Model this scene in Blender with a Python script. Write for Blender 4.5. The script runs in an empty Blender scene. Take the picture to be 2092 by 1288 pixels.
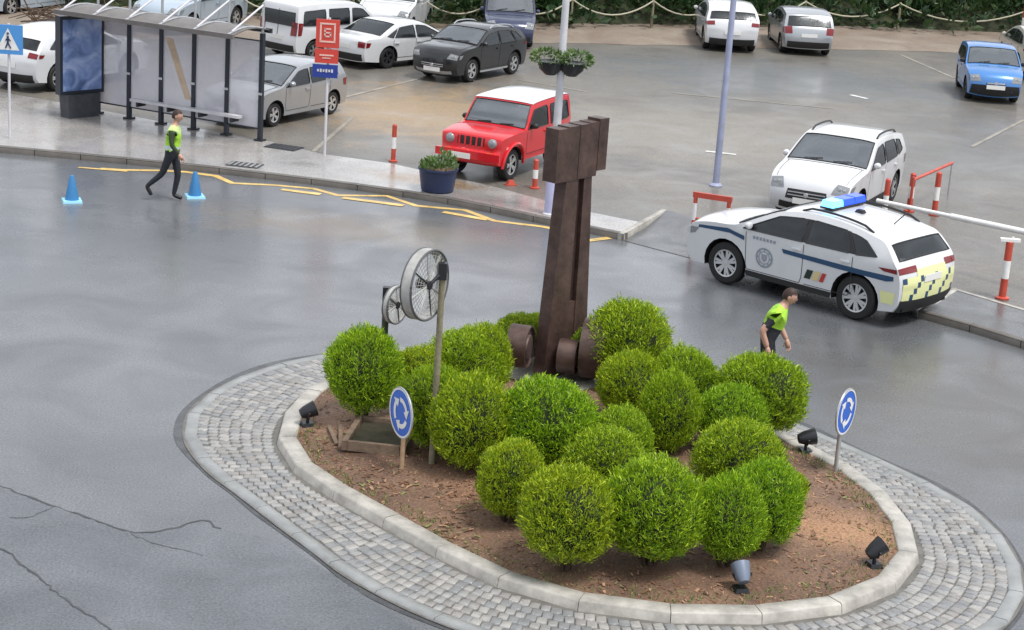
import bpy, bmesh, math, random
from mathutils import Vector, Matrix
from mathutils.geometry import delaunay_2d_cdt
random.seed(11)
S = bpy.context.scene
COL = S.collection
R = math.radians
PI = math.pi

# ------------------------------------------------------------------ camera, sky, sun, exposure
cam = bpy.data.objects.new('camera', bpy.data.cameras.new('camera'))
COL.objects.link(cam)
cam.data.sensor_width = 36.0
cam.data.lens = 3800 / 2092 * 36.0
cam.data.clip_end = 2000
cam.matrix_world = Matrix.Translation((0, 0, 8.22)) @ Matrix.Rotation(R(90 - 16.1), 4, 'X') @ Matrix.Rotation(R(3.85), 4, 'Z')
S.camera = cam

SUN_EL, SUN_AZ = R(66), R(128)
world = bpy.data.worlds.new('World')
S.world = world
world.use_nodes = True
wn = world.node_tree
wn.nodes.clear()
sky = wn.nodes.new('ShaderNodeTexSky')
sky.sky_type = 'NISHITA'
sky.sun_disc = False
sky.sun_elevation = SUN_EL
sky.sun_rotation = SUN_AZ
sky.air_density = 1.0
sky.dust_density = 3.0
hsv = wn.nodes.new('ShaderNodeHueSaturation')
hsv.inputs['Saturation'].default_value = 0.35
cloud = wn.nodes.new('ShaderNodeMixRGB')
cloud.inputs[0].default_value = 0.55
cloud.inputs[2].default_value = (9.0, 9.3, 9.9, 1)
bg = wn.nodes.new('ShaderNodeBackground')
bg.inputs[1].default_value = 0.100
wo = wn.nodes.new('ShaderNodeOutputWorld')
wn.links.new(sky.outputs[0], hsv.inputs['Color'])
wn.links.new(hsv.outputs[0], cloud.inputs[1])
# an even, broken cloud cover over the whole dome
wtc = wn.nodes.new('ShaderNodeTexCoord')
wmap = wn.nodes.new('ShaderNodeMapping'); wmap.inputs['Scale'].default_value = (2.2, 2.2, 4.0)
wno = wn.nodes.new('ShaderNodeTexNoise'); wno.inputs['Scale'].default_value = 1.6; wno.inputs['Detail'].default_value = 7; wno.inputs['Roughness'].default_value = 0.6; wno.inputs['Distortion'].default_value = 0.4
wra = wn.nodes.new('ShaderNodeMapRange'); wra.inputs[1].default_value = 0.3; wra.inputs[2].default_value = 0.7; wra.inputs[3].default_value = 0.62; wra.inputs[4].default_value = 1.38
wmu = wn.nodes.new('ShaderNodeVectorMath'); wmu.operation = 'SCALE'
wn.links.new(wtc.outputs['Generated'], wmap.inputs['Vector'])
wn.links.new(wmap.outputs[0], wno.inputs['Vector'])
wn.links.new(wno.outputs[0], wra.inputs[0])
wn.links.new(cloud.outputs[0], wmu.inputs[0])
wn.links.new(wra.outputs[0], wmu.inputs['Scale'])
wn.links.new(wmu.outputs[0], bg.inputs[0])
wn.links.new(bg.outputs[0], wo.inputs[0])

sun = bpy.data.objects.new('sun', bpy.data.lights.new('sun', 'SUN'))
COL.objects.link(sun)
sun.data.energy = 2.0
sun.data.angle = R(15)
sun.data.color = (1.0, 0.96, 0.9)
sun_dir = Vector((math.sin(SUN_AZ) * math.cos(SUN_EL), math.cos(SUN_AZ) * math.cos(SUN_EL), math.sin(SUN_EL)))
sun.rotation_euler = sun_dir.to_track_quat('Z', 'Y').to_euler()

S.view_settings.view_transform = 'Standard'
S.view_settings.look = 'None'
S.view_settings.exposure = 0.62
S.view_settings.gamma = 1.0
S.view_settings.use_curve_mapping = False

# ------------------------------------------------------------------ materials
MATS = {}

def mat(name, col, rough=0.5, metal=0.0, ior=1.45, noise=None, bump=None, coat=0.0, rnoise=None, emit=None, alpha=None, trans=0.0):
    """noise=(scale, amount) colour mottling, bump=(scale, strength), rnoise=(scale, lo, hi) patches of gloss"""
    if name in MATS:
        return MATS[name]
    m = bpy.data.materials.new(name)
    m.use_nodes = True
    nt = m.node_tree
    b = nt.nodes['Principled BSDF']
    b.inputs['Base Color'].default_value = (*col, 1)
    b.inputs['Roughness'].default_value = rough
    b.inputs['Metallic'].default_value = metal
    b.inputs['IOR'].default_value = ior
    b.inputs['Coat Weight'].default_value = coat
    if coat:
        b.inputs['Coat Roughness'].default_value = 0.06
    if trans:
        b.inputs['Transmission Weight'].default_value = trans
    if alpha is not None:
        b.inputs['Alpha'].default_value = alpha
    if emit:
        b.inputs['Emission Color'].default_value = (*emit[0], 1)
        b.inputs['Emission Strength'].default_value = emit[1]
    geo = None
    if noise or bump or rnoise:
        geo = nt.nodes.new('ShaderNodeNewGeometry').outputs['Position']
    if noise:
        n = nt.nodes.new('ShaderNodeTexNoise')
        n.inputs['Scale'].default_value = noise[0]
        n.inputs['Detail'].default_value = 8
        n.inputs['Roughness'].default_value = 0.65
        nt.links.new(geo, n.inputs['Vector'])
        r = nt.nodes.new('ShaderNodeMapRange')
        r.inputs['From Min'].default_value = 0.3
        r.inputs['From Max'].default_value = 0.7
        r.inputs['To Min'].default_value = 1 - noise[1]
        r.inputs['To Max'].default_value = 1 + noise[1]
        nt.links.new(n.outputs[0], r.inputs[0])
        mx = nt.nodes.new('ShaderNodeVectorMath')
        mx.operation = 'SCALE'
        mx.inputs[0].default_value = col
        nt.links.new(r.outputs[0], mx.inputs['Scale'])
        nt.links.new(mx.outputs[0], b.inputs['Base Color'])
    if rnoise:
        n = nt.nodes.new('ShaderNodeTexNoise')
        n.inputs['Scale'].default_value = rnoise[0]
        n.inputs['Detail'].default_value = 5
        nt.links.new(geo, n.inputs['Vector'])
        r = nt.nodes.new('ShaderNodeMapRange')
        r.inputs['From Min'].default_value = 0.35
        r.inputs['From Max'].default_value = 0.65
        r.inputs['To Min'].default_value = rnoise[1]
        r.inputs['To Max'].default_value = rnoise[2]
        nt.links.new(n.outputs[0], r.inputs[0])
        nt.links.new(r.outputs[0], b.inputs['Roughness'])
    if bump:
        n = nt.nodes.new('ShaderNodeTexNoise')
        n.inputs['Scale'].default_value = bump[0]
        n.inputs['Detail'].default_value = 6
        nt.links.new(geo, n.inputs['Vector'])
        bp = nt.nodes.new('ShaderNodeBump')
        bp.inputs['Strength'].default_value = bump[1]
        bp.inputs['Distance'].default_value = 0.02
        nt.links.new(n.outputs[0], bp.inputs['Height'])
        nt.links.new(bp.outputs[0], b.inputs['Normal'])
    MATS[name] = m
    return m


def ground_mat(name, col, col2, patch, wet, bumpy=0.25, stain_and_sheen=None, film=0.2):
    """asphalt or paving: two-tone patches, fine aggregate, wet film whose gloss varies, optional mud stains, tone patches and painted-in reflections ((x,y,rx,ry), colour)"""
    m = bpy.data.materials.new(name)
    m.use_nodes = True
    nt = m.node_tree
    L = nt.links.new
    N = nt.nodes.new
    b = nt.nodes['Principled BSDF']
    pos = N('ShaderNodeNewGeometry').outputs['Position']
    n1 = N('ShaderNodeTexNoise'); n1.inputs['Scale'].default_value = patch; n1.inputs['Detail'].default_value = 6
    n1.inputs['Roughness'].default_value = 0.6; n1.inputs['Distortion'].default_value = 0.6
    L(pos, n1.inputs['Vector'])
    r1 = N('ShaderNodeMapRange'); r1.inputs[1].default_value = 0.36; r1.inputs[2].default_value = 0.66
    L(n1.outputs[0], r1.inputs[0])
    mix = N('ShaderNodeMixRGB'); mix.inputs[1].default_value = (*col, 1); mix.inputs[2].default_value = (*col2, 1)
    L(r1.outputs[0], mix.inputs[0])
    out = mix.outputs[0]
    if stain_and_sheen:
        for (sx, sy, rx, ry, ang, sc, amt) in stain_and_sheen:
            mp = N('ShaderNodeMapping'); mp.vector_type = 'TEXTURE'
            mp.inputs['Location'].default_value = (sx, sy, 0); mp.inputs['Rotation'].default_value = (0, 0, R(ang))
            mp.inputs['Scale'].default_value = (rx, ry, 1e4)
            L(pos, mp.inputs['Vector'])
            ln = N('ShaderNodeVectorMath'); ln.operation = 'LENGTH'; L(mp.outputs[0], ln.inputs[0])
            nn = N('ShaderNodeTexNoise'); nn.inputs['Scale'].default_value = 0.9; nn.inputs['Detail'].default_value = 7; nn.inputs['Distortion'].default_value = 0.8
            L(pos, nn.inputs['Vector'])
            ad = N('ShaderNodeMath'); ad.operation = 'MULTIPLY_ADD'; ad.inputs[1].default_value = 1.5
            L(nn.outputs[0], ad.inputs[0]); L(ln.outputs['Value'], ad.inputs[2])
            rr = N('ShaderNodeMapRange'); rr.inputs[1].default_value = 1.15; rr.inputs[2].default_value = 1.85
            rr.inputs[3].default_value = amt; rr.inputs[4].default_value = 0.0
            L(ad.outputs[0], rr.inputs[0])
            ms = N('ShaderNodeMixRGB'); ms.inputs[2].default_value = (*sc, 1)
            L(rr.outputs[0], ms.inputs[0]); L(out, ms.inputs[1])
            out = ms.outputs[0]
    n2 = N('ShaderNodeTexNoise'); n2.inputs['Scale'].default_value = 38; n2.inputs['Detail'].default_value = 4
    L(pos, n2.inputs['Vector'])
    r2 = N('ShaderNodeMapRange'); r2.inputs[1].default_value = 0.3; r2.inputs[2].default_value = 0.7; r2.inputs[3].default_value = 0.6; r2.inputs[4].default_value = 1.4
    L(n2.outputs[0], r2.inputs[0])
    sc = N('ShaderNodeVectorMath'); sc.operation = 'SCALE'
    L(out, sc.inputs[0]); L(r2.outputs[0], sc.inputs['Scale'])
    L(sc.outputs[0], b.inputs['Base Color'])
    n3 = N('ShaderNodeTexNoise'); n3.inputs['Scale'].default_value = patch * 2.1; n3.inputs['Detail'].default_value = 7; n3.inputs['Distortion'].default_value = 1.0
    mp3 = N('ShaderNodeMapping'); mp3.inputs['Scale'].default_value = (0.9, 0.9, 1)
    L(pos, mp3.inputs['Vector']); L(mp3.outputs[0], n3.inputs['Vector'])
    r3 = N('ShaderNodeMapRange'); r3.inputs[1].default_value = 0.33; r3.inputs[2].default_value = 0.68; r3.inputs[3].default_value = wet[0]; r3.inputs[4].default_value = wet[1]
    L(n3.outputs[0], r3.inputs[0])
    L(r3.outputs[0], b.inputs['Roughness'])
    b.inputs['IOR'].default_value = 1.45
    b.inputs['Coat Weight'].default_value = film
    b.inputs['Coat Roughness'].default_value = 0.16
    b.inputs['Coat IOR'].default_value = 1.42
    n4 = N('ShaderNodeTexNoise'); n4.inputs['Scale'].default_value = 30; n4.inputs['Detail'].default_value = 6; n4.inputs['Roughness'].default_value = 0.7
    L(pos, n4.inputs['Vector'])
    bp = N('ShaderNodeBump'); bp.inputs['Strength'].default_value = bumpy; bp.inputs['Distance'].default_value = 0.008
    L(n4.outputs[0], bp.inputs['Height']); L(bp.outputs[0], b.inputs['Normal'])
    MATS[name] = m
    return m


def leaf_mat(name, cols, trans=0.3):
    m = bpy.data.materials.new(name)
    m.use_nodes = True
    nt = m.node_tree
    N = nt.nodes.new
    L = nt.links.new
    b = nt.nodes['Principled BSDF']
    g = N('ShaderNodeNewGeometry')
    oi = N('ShaderNodeObjectInfo')
    ramp = N('ShaderNodeValToRGB')
    el = ramp.color_ramp.elements
    el[0].color = (*cols[0], 1); el[1].color = (*cols[-1], 1)
    for i, c in enumerate(cols[1:-1]):
        e = el.new((i + 1) / (len(cols) - 1)); e.color = (*c, 1)
    L(g.outputs['Random Per Island'], ramp.inputs[0])
    h = N('ShaderNodeHueSaturation')
    r = N('ShaderNodeMapRange'); r.inputs[3].default_value = 0.493; r.inputs[4].default_value = 0.522
    L(oi.outputs['Random'], r.inputs[0]); L(r.outputs[0], h.inputs['Hue'])
    L(ramp.outputs[0], h.inputs['Color'])
    L(h.outputs[0], b.inputs['Base Color'])
    b.inputs['Roughness'].default_value = 0.45
    t = N('ShaderNodeBsdfTranslucent')
    L(h.outputs[0], t.inputs['Color'])
    mx = N('ShaderNodeMixShader'); mx.inputs[0].default_value = trans
    L(b.outputs[0], mx.inputs[1]); L(t.outputs[0], mx.inputs[2])
    L(mx.outputs[0], nt.nodes['Material Output'].inputs[0])
    MATS[name] = m
    return m


def glass_mat(name, tint, amount):
    """thin clear pane: mostly see-through, with a sky sheen and a film of rain"""
    m = bpy.data.materials.new(name)
    m.use_nodes = True
    nt = m.node_tree
    N = nt.nodes.new
    L = nt.links.new
    b = nt.nodes['Principled BSDF']
    b.inputs['Base Color'].default_value = (*tint, 1)
    b.inputs['Roughness'].default_value = 0.12
    b.inputs['IOR'].default_value = 1.5
    t = N('ShaderNodeBsdfTransparent')
    n = N('ShaderNodeTexNoise'); n.inputs['Scale'].default_value = 1.6; n.inputs['Detail'].default_value = 5
    L(N('ShaderNodeNewGeometry').outputs['Position'], n.inputs['Vector'])
    r = N('ShaderNodeMapRange'); r.inputs[1].default_value = 0.3; r.inputs[2].default_value = 0.7; r.inputs[3].default_value = amount - 0.12; r.inputs[4].default_value = amount + 0.12
    L(n.outputs[0], r.inputs[0])
    mx = N('ShaderNodeMixShader')
    L(r.outputs[0], mx.inputs[0]); L(t.outputs[0], mx.inputs[1]); L(b.outputs[0], mx.inputs[2])
    L(mx.outputs[0], nt.nodes['Material Output'].inputs[0])
    MATS[name] = m
    return m


def car_glass(name, tint, base):
    """wet car window: clear tinted pane with sky sheen, the cabin shows through"""
    m = bpy.data.materials.new(name)
    m.use_nodes = True
    nt = m.node_tree
    N = nt.nodes.new
    L = nt.links.new
    t = N('ShaderNodeBsdfTransparent'); t.inputs[0].default_value = (*tint, 1)
    g = N('ShaderNodeBsdfGlossy'); g.inputs['Color'].default_value = (0.9, 0.96, 1.0, 1); g.inputs['Roughness'].default_value = 0.07
    f = N('ShaderNodeFresnel'); f.inputs[0].default_value = 1.5
    n = N('ShaderNodeTexNoise'); n.inputs['Scale'].default_value = 45; n.inputs['Detail'].default_value = 4
    L(N('ShaderNodeNewGeometry').outputs['Position'], n.inputs['Vector'])
    r = N('ShaderNodeMapRange'); r.inputs[1].default_value = 0.35; r.inputs[2].default_value = 0.65; r.inputs[3].default_value = 0.03; r.inputs[4].default_value = 0.25
    L(n.outputs[0], r.inputs[0]); L(r.outputs[0], g.inputs['Roughness'])
    a = N('ShaderNodeMath'); a.operation = 'ADD'; a.inputs[1].default_value = base; a.use_clamp = True
    L(f.outputs[0], a.inputs[0])
    mx = N('ShaderNodeMixShader')
    L(a.outputs[0], mx.inputs[0]); L(t.outputs[0], mx.inputs[1]); L(g.outputs[0], mx.inputs[2])
    L(mx.outputs[0], nt.nodes['Material Output'].inputs[0])
    MATS[name] = m
    return m


def poster_mat(name):
    m = bpy.data.materials.new(name)
    m.use_nodes = True
    nt = m.node_tree
    N = nt.nodes.new
    L = nt.links.new
    b = nt.nodes['Principled BSDF']
    b.inputs['Roughness'].default_value = 0.12
    tc = N('ShaderNodeTexCoord')
    n = N('ShaderNodeTexNoise'); n.inputs['Scale'].default_value = 1.7; n.inputs['Detail'].default_value = 3; n.inputs['Distortion'].default_value = 1.2
    L(tc.outputs['Object'], n.inputs['Vector'])
    ramp = N('ShaderNodeValToRGB')
    el = ramp.color_ramp.elements
    el[0].position = 0.3; el[0].color = (0.06, 0.11, 0.24, 1)
    el[1].position = 0.72; el[1].color = (0.50, 0.58, 0.78, 1)
    e = el.new(0.5); e.color = (0.20, 0.29, 0.55, 1)
    L(n.outputs[0], ramp.inputs[0])
    L(ramp.outputs[0], b.inputs['Base Color'])
    MATS[name] = m
    return m


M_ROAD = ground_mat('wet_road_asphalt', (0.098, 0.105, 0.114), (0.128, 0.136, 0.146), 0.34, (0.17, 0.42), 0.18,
                    stain_and_sheen=[(-3.0, 33.5, 3.2, 1.3, -10, (0.17, 0.135, 0.10), 0.6), (7.0, 24.6, 5.2, 3.6, -40, (0.086, 0.083, 0.078), 0.9)])  # first patch paints an orange-brown reflection by the kerb into the asphalt colour
M_PATCH = ground_mat('darker_road_patch', (0.082, 0.090, 0.102), (0.105, 0.113, 0.126), 0.5, (0.2, 0.5), 0.25)
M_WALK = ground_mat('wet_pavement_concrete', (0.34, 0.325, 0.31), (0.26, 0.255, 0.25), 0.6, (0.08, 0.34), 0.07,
                    stain_and_sheen=[(-1.9, 37.6, 1.6, 0.5, -20, (0.24, 0.15, 0.07), 0.7)])
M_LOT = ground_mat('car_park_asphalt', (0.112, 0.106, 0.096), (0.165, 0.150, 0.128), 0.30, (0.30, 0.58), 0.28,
                   stain_and_sheen=[(-2.2, 45.5, 3.6, 4.5, 20, (0.285, 0.20, 0.11), 0.9), (4.0, 45.0, 4.0, 5.0, 0, (0.205, 0.185, 0.155), 0.8),
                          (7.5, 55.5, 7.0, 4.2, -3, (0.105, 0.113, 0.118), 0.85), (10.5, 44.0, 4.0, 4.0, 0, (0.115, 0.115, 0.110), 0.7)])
M_DRIVE = ground_mat('driveway_asphalt', (0.092, 0.096, 0.10), (0.115, 0.118, 0.122), 0.6, (0.24, 0.5), 0.2)
M_VERGE = ground_mat('dirt_verge', (0.17, 0.13, 0.10), (0.24, 0.205, 0.165), 0.5, (0.6, 0.9), 0.6, film=0.0)
M_KERB = mat('kerb_concrete', (0.35, 0.335, 0.305), 0.55, noise=(3.1, 0.38), bump=(25, 0.25), rnoise=(1.5, 0.3, 0.6))
M_KERBD = mat('street_kerb_stone', (0.115, 0.105, 0.095), 0.5, noise=(1.6, 0.3), bump=(25, 0.3), rnoise=(1.5, 0.3, 0.6))
M_STRIP = mat('flush_concrete_strip', (0.24, 0.25, 0.25), 0.45, noise=(2.0, 0.25), bump=(25, 0.25), rnoise=(1.4, 0.25, 0.55))
M_SETT = [mat('granite_sett_%d' % i, c, 0.4, noise=(9, 0.22), bump=(40, 0.35), rnoise=(2, 0.22, 0.5)) for i, c in enumerate([(0.265, 0.265, 0.262), (0.205, 0.21, 0.215), (0.30, 0.293, 0.28), (0.235, 0.227, 0.218)])]
M_JOINT = mat('sett_joint_sand', (0.13, 0.125, 0.115), 0.6, noise=(5, 0.3), bump=(40, 0.5))
M_SOIL = ground_mat('bark_mulch_soil', (0.11, 0.064, 0.043), (0.19, 0.115, 0.075), 1.1, (0.6, 0.9), 1.0, stain_and_sheen=[(3.9, 19.9, 0.9, 0.7, -20, (0.32, 0.18, 0.10), 0.9), (0.2, 19.9, 1.3, 0.5, -38, (0.27, 0.15, 0.09), 0.7), (-1.7, 22.5, .7, .8, 0, (0.34, 0.20, 0.13), .7)], film=0.0)
M_YELLOW = mat('yellow_road_paint', (0.60, 0.42, 0.15), 0.4, noise=(3.0, 0.35), bump=(30, 0.2))
M_WHITE_P = mat('white_road_paint', (0.62, 0.62, 0.60), 0.4, noise=(3.0, 0.25), bump=(30, 0.2))
M_FADED = mat('faded_road_paint', (0.26, 0.24, 0.20), 0.45, noise=(2.0, 0.35), bump=(30, 0.2))
M_TAR = mat('tar_crack', (0.055, 0.058, 0.062), 0.6, noise=(4, .5))
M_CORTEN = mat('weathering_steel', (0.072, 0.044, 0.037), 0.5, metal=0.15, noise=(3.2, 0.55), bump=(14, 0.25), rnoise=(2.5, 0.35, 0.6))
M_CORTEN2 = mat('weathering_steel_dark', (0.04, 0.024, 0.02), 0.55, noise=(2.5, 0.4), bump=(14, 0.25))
M_GALV = mat('galvanised_metal', (0.52, 0.54, 0.56), 0.32, metal=0.7, noise=(6, 0.15))
M_DARKM = mat('dark_metal', (0.025, 0.027, 0.032), 0.35, metal=0.3)
M_SHELT = mat('shelter_dark_frame', (0.018, 0.024, 0.036), 0.3)
M_ROOFG = mat('shelter_grey_roof', (0.14, 0.13, 0.125), 0.45, noise=(3, .25))
M_LILAC = mat('pale_lilac_paint', (0.42, 0.43, 0.62), 0.4, noise=(3, .12))
M_POSTW = mat('pale_grey_paint', (0.55, 0.55, 0.58), 0.4, noise=(3, .12))
M_BLUEPOST = mat('blue_grey_paint', (0.30, 0.33, 0.46), 0.4, noise=(3, .15))
M_RED = mat('red_paint', (0.46, 0.07, 0.045), 0.38, noise=(5, .2))
M_WHITE = mat('white_paint', (0.74, 0.74, 0.73), 0.4, noise=(5, .1))
M_BLUESIGN = mat('blue_sign', (0.02, 0.12, 0.55), 0.28)
M_LBLUE = mat('light_blue_sign', (0.08, 0.28, 0.62), 0.28)
M_REDSIGN = mat('red_sign', (0.55, 0.06, 0.045), 0.35)
M_PINK = mat('faded_sign_print', (0.72, 0.48, 0.42), 0.4)
M_NAVY = mat('navy_plastic', (0.02, 0.032, 0.085), 0.38)
M_CONE = mat('blue_cone_plastic', (0.04, 0.19, 0.42), 0.4)
M_CONEB = mat('cone_light_blue', (0.30, 0.62, 0.80), 0.4)
M_WOOD = mat('weathered_wood', (0.21, 0.19, 0.125), 0.7, noise=(9, .3), bump=(30, .4))
M_TIMBER = mat('sawn_board', (0.19, 0.135, 0.095), 0.7, noise=(9, .3), bump=(30, .4))
M_STAKE = mat('pale_wooden_stake', (0.40, 0.27, 0.17), 0.7, noise=(9, .2))
M_BARK = mat('bush_bark', (0.05, 0.032, 0.02), 0.85, bump=(20, .6))
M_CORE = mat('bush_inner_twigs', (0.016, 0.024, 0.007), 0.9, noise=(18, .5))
M_LEAF = leaf_mat('bush_leaf', [(0.08, 0.155, 0.008), (0.17, 0.28, 0.010), (0.29, 0.42, 0.013), (0.42, 0.55, 0.018), (0.56, 0.67, 0.035)])
M_LEAFD = leaf_mat('bank_leaf', [(0.012, 0.03, 0.010), (0.02, 0.05, 0.015), (0.035, 0.075, 0.02), (0.06, 0.085, 0.025)], 0.2)
M_FLOWER = leaf_mat('basket_leaf', [(0.05, 0.11, 0.02), (0.1, 0.19, 0.04), (0.16, 0.24, 0.08), (0.38, 0.42, 0.30)], 0.25)
M_BANK = mat('bank_soil', (0.03, 0.036, 0.016), 0.9, noise=(1.2, .5), bump=(6, .6))
M_ROPE = mat('pale_rope', (0.42, 0.40, 0.30), 0.8)
M_GLASS = glass_mat('shelter_glass', (0.68, 0.68, 0.74), 0.55)
M_BEIGE_BAND = mat('beige_band', (0.56, 0.43, 0.31), 0.5, noise=(4, .2))
M_POSTER = poster_mat('blue_poster_print')

# car materials
M_TYRE = mat('tyre_rubber', (0.014, 0.014, 0.015), 0.65)
M_RIM = mat('alloy_rim', (0.58, 0.59, 0.60), 0.3, metal=0.75)
M_RIMD = mat('black_rim', (0.03, 0.03, 0.034), 0.35, metal=0.3)
M_CGLASS = car_glass('car_side_glass', (0.22, 0.25, 0.26), 0.03)
M_WGLASS = car_glass('car_windscreen_glass', (0.55, 0.62, 0.62), 0.20)
M_TRIM = mat('dark_cabin_trim', (0.035, 0.036, 0.04), 0.7, noise=(8, .3))
M_SEAT = mat('grey_seat_cloth', (0.07, 0.07, 0.078), 0.85, noise=(12, .3))
M_BLACKP = mat('black_plastic', (0.018, 0.018, 0.019), 0.5)
M_SEAM = mat('panel_gap', (0.03, 0.03, 0.032), 0.6)
M_LAMP = mat('clear_lamp_glass', (0.20, 0.215, 0.23), 0.08, ior=1.8)
M_TAIL = mat('red_lamp_glass', (0.17, 0.006, 0.009), 0.12, ior=1.6)
M_PLATE = mat('number_plate', (0.74, 0.74, 0.72), 0.4)
M_UNDER = mat('car_underbody', (0.01, 0.01, 0.01), 0.9)
def paint(name, col, metal=0.0, rough=0.28):
    """outside: clear-coated paint with a little road dirt; inside of the shell: dark trim"""
    m = mat(name, col, rough, metal=metal, coat=0.7, noise=(1.7, 0.05))
    nt = m.node_tree
    b = nt.nodes['Principled BSDF']
    d = nt.nodes.new('ShaderNodeBsdfDiffuse'); d.inputs[0].default_value = (0.05, 0.05, 0.055, 1)
    mx = nt.nodes.new('ShaderNodeMixShader')
    nt.links.new(nt.nodes.new('ShaderNodeNewGeometry').outputs['Backfacing'], mx.inputs[0])
    nt.links.new(b.outputs[0], mx.inputs[1]); nt.links.new(d.outputs[0], mx.inputs[2])
    nt.links.new(mx.outputs[0], nt.nodes['Material Output'].inputs[0])
    return m
P_WHITE = paint('white_car_paint', (0.60, 0.615, 0.635))
P_SILVER = paint('silver_car_paint', (0.36, 0.38, 0.405), 0.5)
P_PALE = paint('pale_blue_car_paint', (0.42, 0.50, 0.58), 0.35)
P_DARK = paint('charcoal_car_paint', (0.010, 0.012, 0.014), 0.0, .22)
P_RED = paint('red_car_paint', (0.58, 0.012, 0.020))
P_BLUE = paint('blue_car_paint', (0.055, 0.20, 0.50), 0.15)
P_NAVY = paint('navy_car_paint', (0.025, 0.035, 0.085), 0.2)
P_BEIGE = paint('beige_car_paint', (0.55, 0.54, 0.48), 0.25)

# ------------------------------------------------------------------ mesh helpers
def tag(o, label=None, cat=None, group=None, kind=None):
    if label: o['label'] = label
    if cat: o['category'] = cat
    if group: o['group'] = group
    if kind: o['kind'] = kind
    return o

def link(name, me, parent=None, loc=None):
    o = bpy.data.objects.new(name, me)
    COL.objects.link(o)
    if parent: o.parent = parent
    if loc is not None: o.location = loc
    return o

def empty(name, loc=(0, 0, 0), rz=0.0, label=None, cat=None, group=None):
    o = link(name, None, None, loc)
    o.empty_display_size = 0.2
    o.rotation_euler = (0, 0, rz)
    return tag(o, label, cat, group)

def sharpen(me, ang=0.6):
    bm = bmesh.new(); bm.from_mesh(me)
    for f in bm.faces: f.smooth = True
    for e in bm.edges:
        e.smooth = len(e.link_faces) == 2 and e.calc_face_angle(0) < ang
    bm.to_mesh(me); bm.free()

def mesh(name, verts, faces, m, parent=None, smooth=None, loc=None, weld=False, fm=None):
    me = bpy.data.meshes.new(name)
    me.from_pydata([tuple(v) for v in verts], [], faces)
    for x in (m if isinstance(m, (list, tuple)) else [m]): me.materials.append(x)
    if fm: me.polygons.foreach_set('material_index', fm)
    bm = bmesh.new(); bm.from_mesh(me)
    if weld: bmesh.ops.remove_doubles(bm, verts=bm.verts, dist=1e-4)
    if weld is not None and len(bm.faces) < 60000: bmesh.ops.recalc_face_normals(bm, faces=bm.faces)
    bm.to_mesh(me); bm.free()
    if smooth is not None: sharpen(me, smooth)
    return link(name, me, parent, loc)

class MB:
    """collects shapes; build() links them as ONE mesh object"""
    def __init__(s): s.v = []; s.f = []; s.m = []
    def add(s, v, f, mi=0):
        o = len(s.v); s.v += [tuple(p) for p in v]; s.f += [tuple(i + o for i in q) for q in f]; s.m += [mi] * len(f); return s
    def box(s, c, d, rz=0, mi=0, taper=1.0, M=None):
        x, y, z = [k / 2 for k in d]
        vs = []
        for sz in (-1, 1):
            t = taper if sz > 0 else 1
            for sx, sy in ((-1, -1), (1, -1), (1, 1), (-1, 1)):
                p = Vector((sx * x * t, sy * y * t, sz * z))
                if rz: p.rotate(Matrix.Rotation(rz, 3, 'Z'))
                p = p + Vector(c)
                vs.append(M @ p if M else p)
        return s.add(vs, [(0, 3, 2, 1), (4, 5, 6, 7), (0, 1, 5, 4), (1, 2, 6, 5), (2, 3, 7, 6), (3, 0, 4, 7)], mi)
    def tube(s, a, b, r0, r1=None, n=12, mi=0, cap=True):
        a, b = Vector(a), Vector(b); r1 = r0 if r1 is None else r1
        q = (b - a).to_track_quat('Z', 'Y')
        vs = []
        for p, r in ((a, r0), (b, r1)):
            for i in range(n):
                t = 2 * PI * i / n
                vs.append(p + q @ Vector((r * math.cos(t), r * math.sin(t), 0)))
        f = [(i, (i + 1) % n, n + (i + 1) % n, n + i) for i in range(n)]
        if cap: f += [tuple(range(n - 1, -1, -1)), tuple(range(n, 2 * n))]
        return s.add(vs, f, mi)
    def path(s, pts, r, n=8, mi=0):
        pts = [Vector(p) for p in pts]
        vs = []; f = []
        for k, p in enumerate(pts):
            d = pts[min(k + 1, len(pts) - 1)] - pts[max(k - 1, 0)]
            q = d.to_track_quat('Z', 'Y')
            rr = r[k] if isinstance(r, (list, tuple)) else r
            for i in range(n):
                t = 2 * PI * i / n
                vs.append(p + q @ Vector((rr * math.cos(t), rr * math.sin(t), 0)))
        for k in range(len(pts) - 1):
            for i in range(n):
                f.append((k * n + i, k * n + (i + 1) % n, (k + 1) * n + (i + 1) % n, (k + 1) * n + i))
        f += [tuple(range(n - 1, -1, -1)), tuple(range((len(pts) - 1) * n, len(pts) * n))]
        return s.add(vs, f, mi)
    def lathe(s, prof, n=24, M=None, mi=0):
        """prof = [(r,z)...] round z; M places it"""
        vs = []; f = []
        for r, z in prof:
            for i in range(n):
                t = 2 * PI * i / n
                p = Vector((r * math.cos(t), r * math.sin(t), z)); vs.append(M @ p if M else p)
        for k in range(len(prof) - 1):
            for i in range(n):
                f.append((k * n + i, k * n + (i + 1) % n, (k + 1) * n + (i + 1) % n, (k + 1) * n + i))
        return s.add(vs, f, mi)
    def poly(s, pts, mi=0): return s.add(pts, [tuple(range(len(pts)))], mi)
    def build(s, name, m, parent=None, smooth=0.6, loc=None, weld=False):
        return mesh(name, s.v, s.f, m, parent, smooth, loc, weld, s.m)

def rotz(a): return Matrix.Rotation(a, 4, 'Z')
def T(*p): return Matrix.Translation(p)

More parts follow.
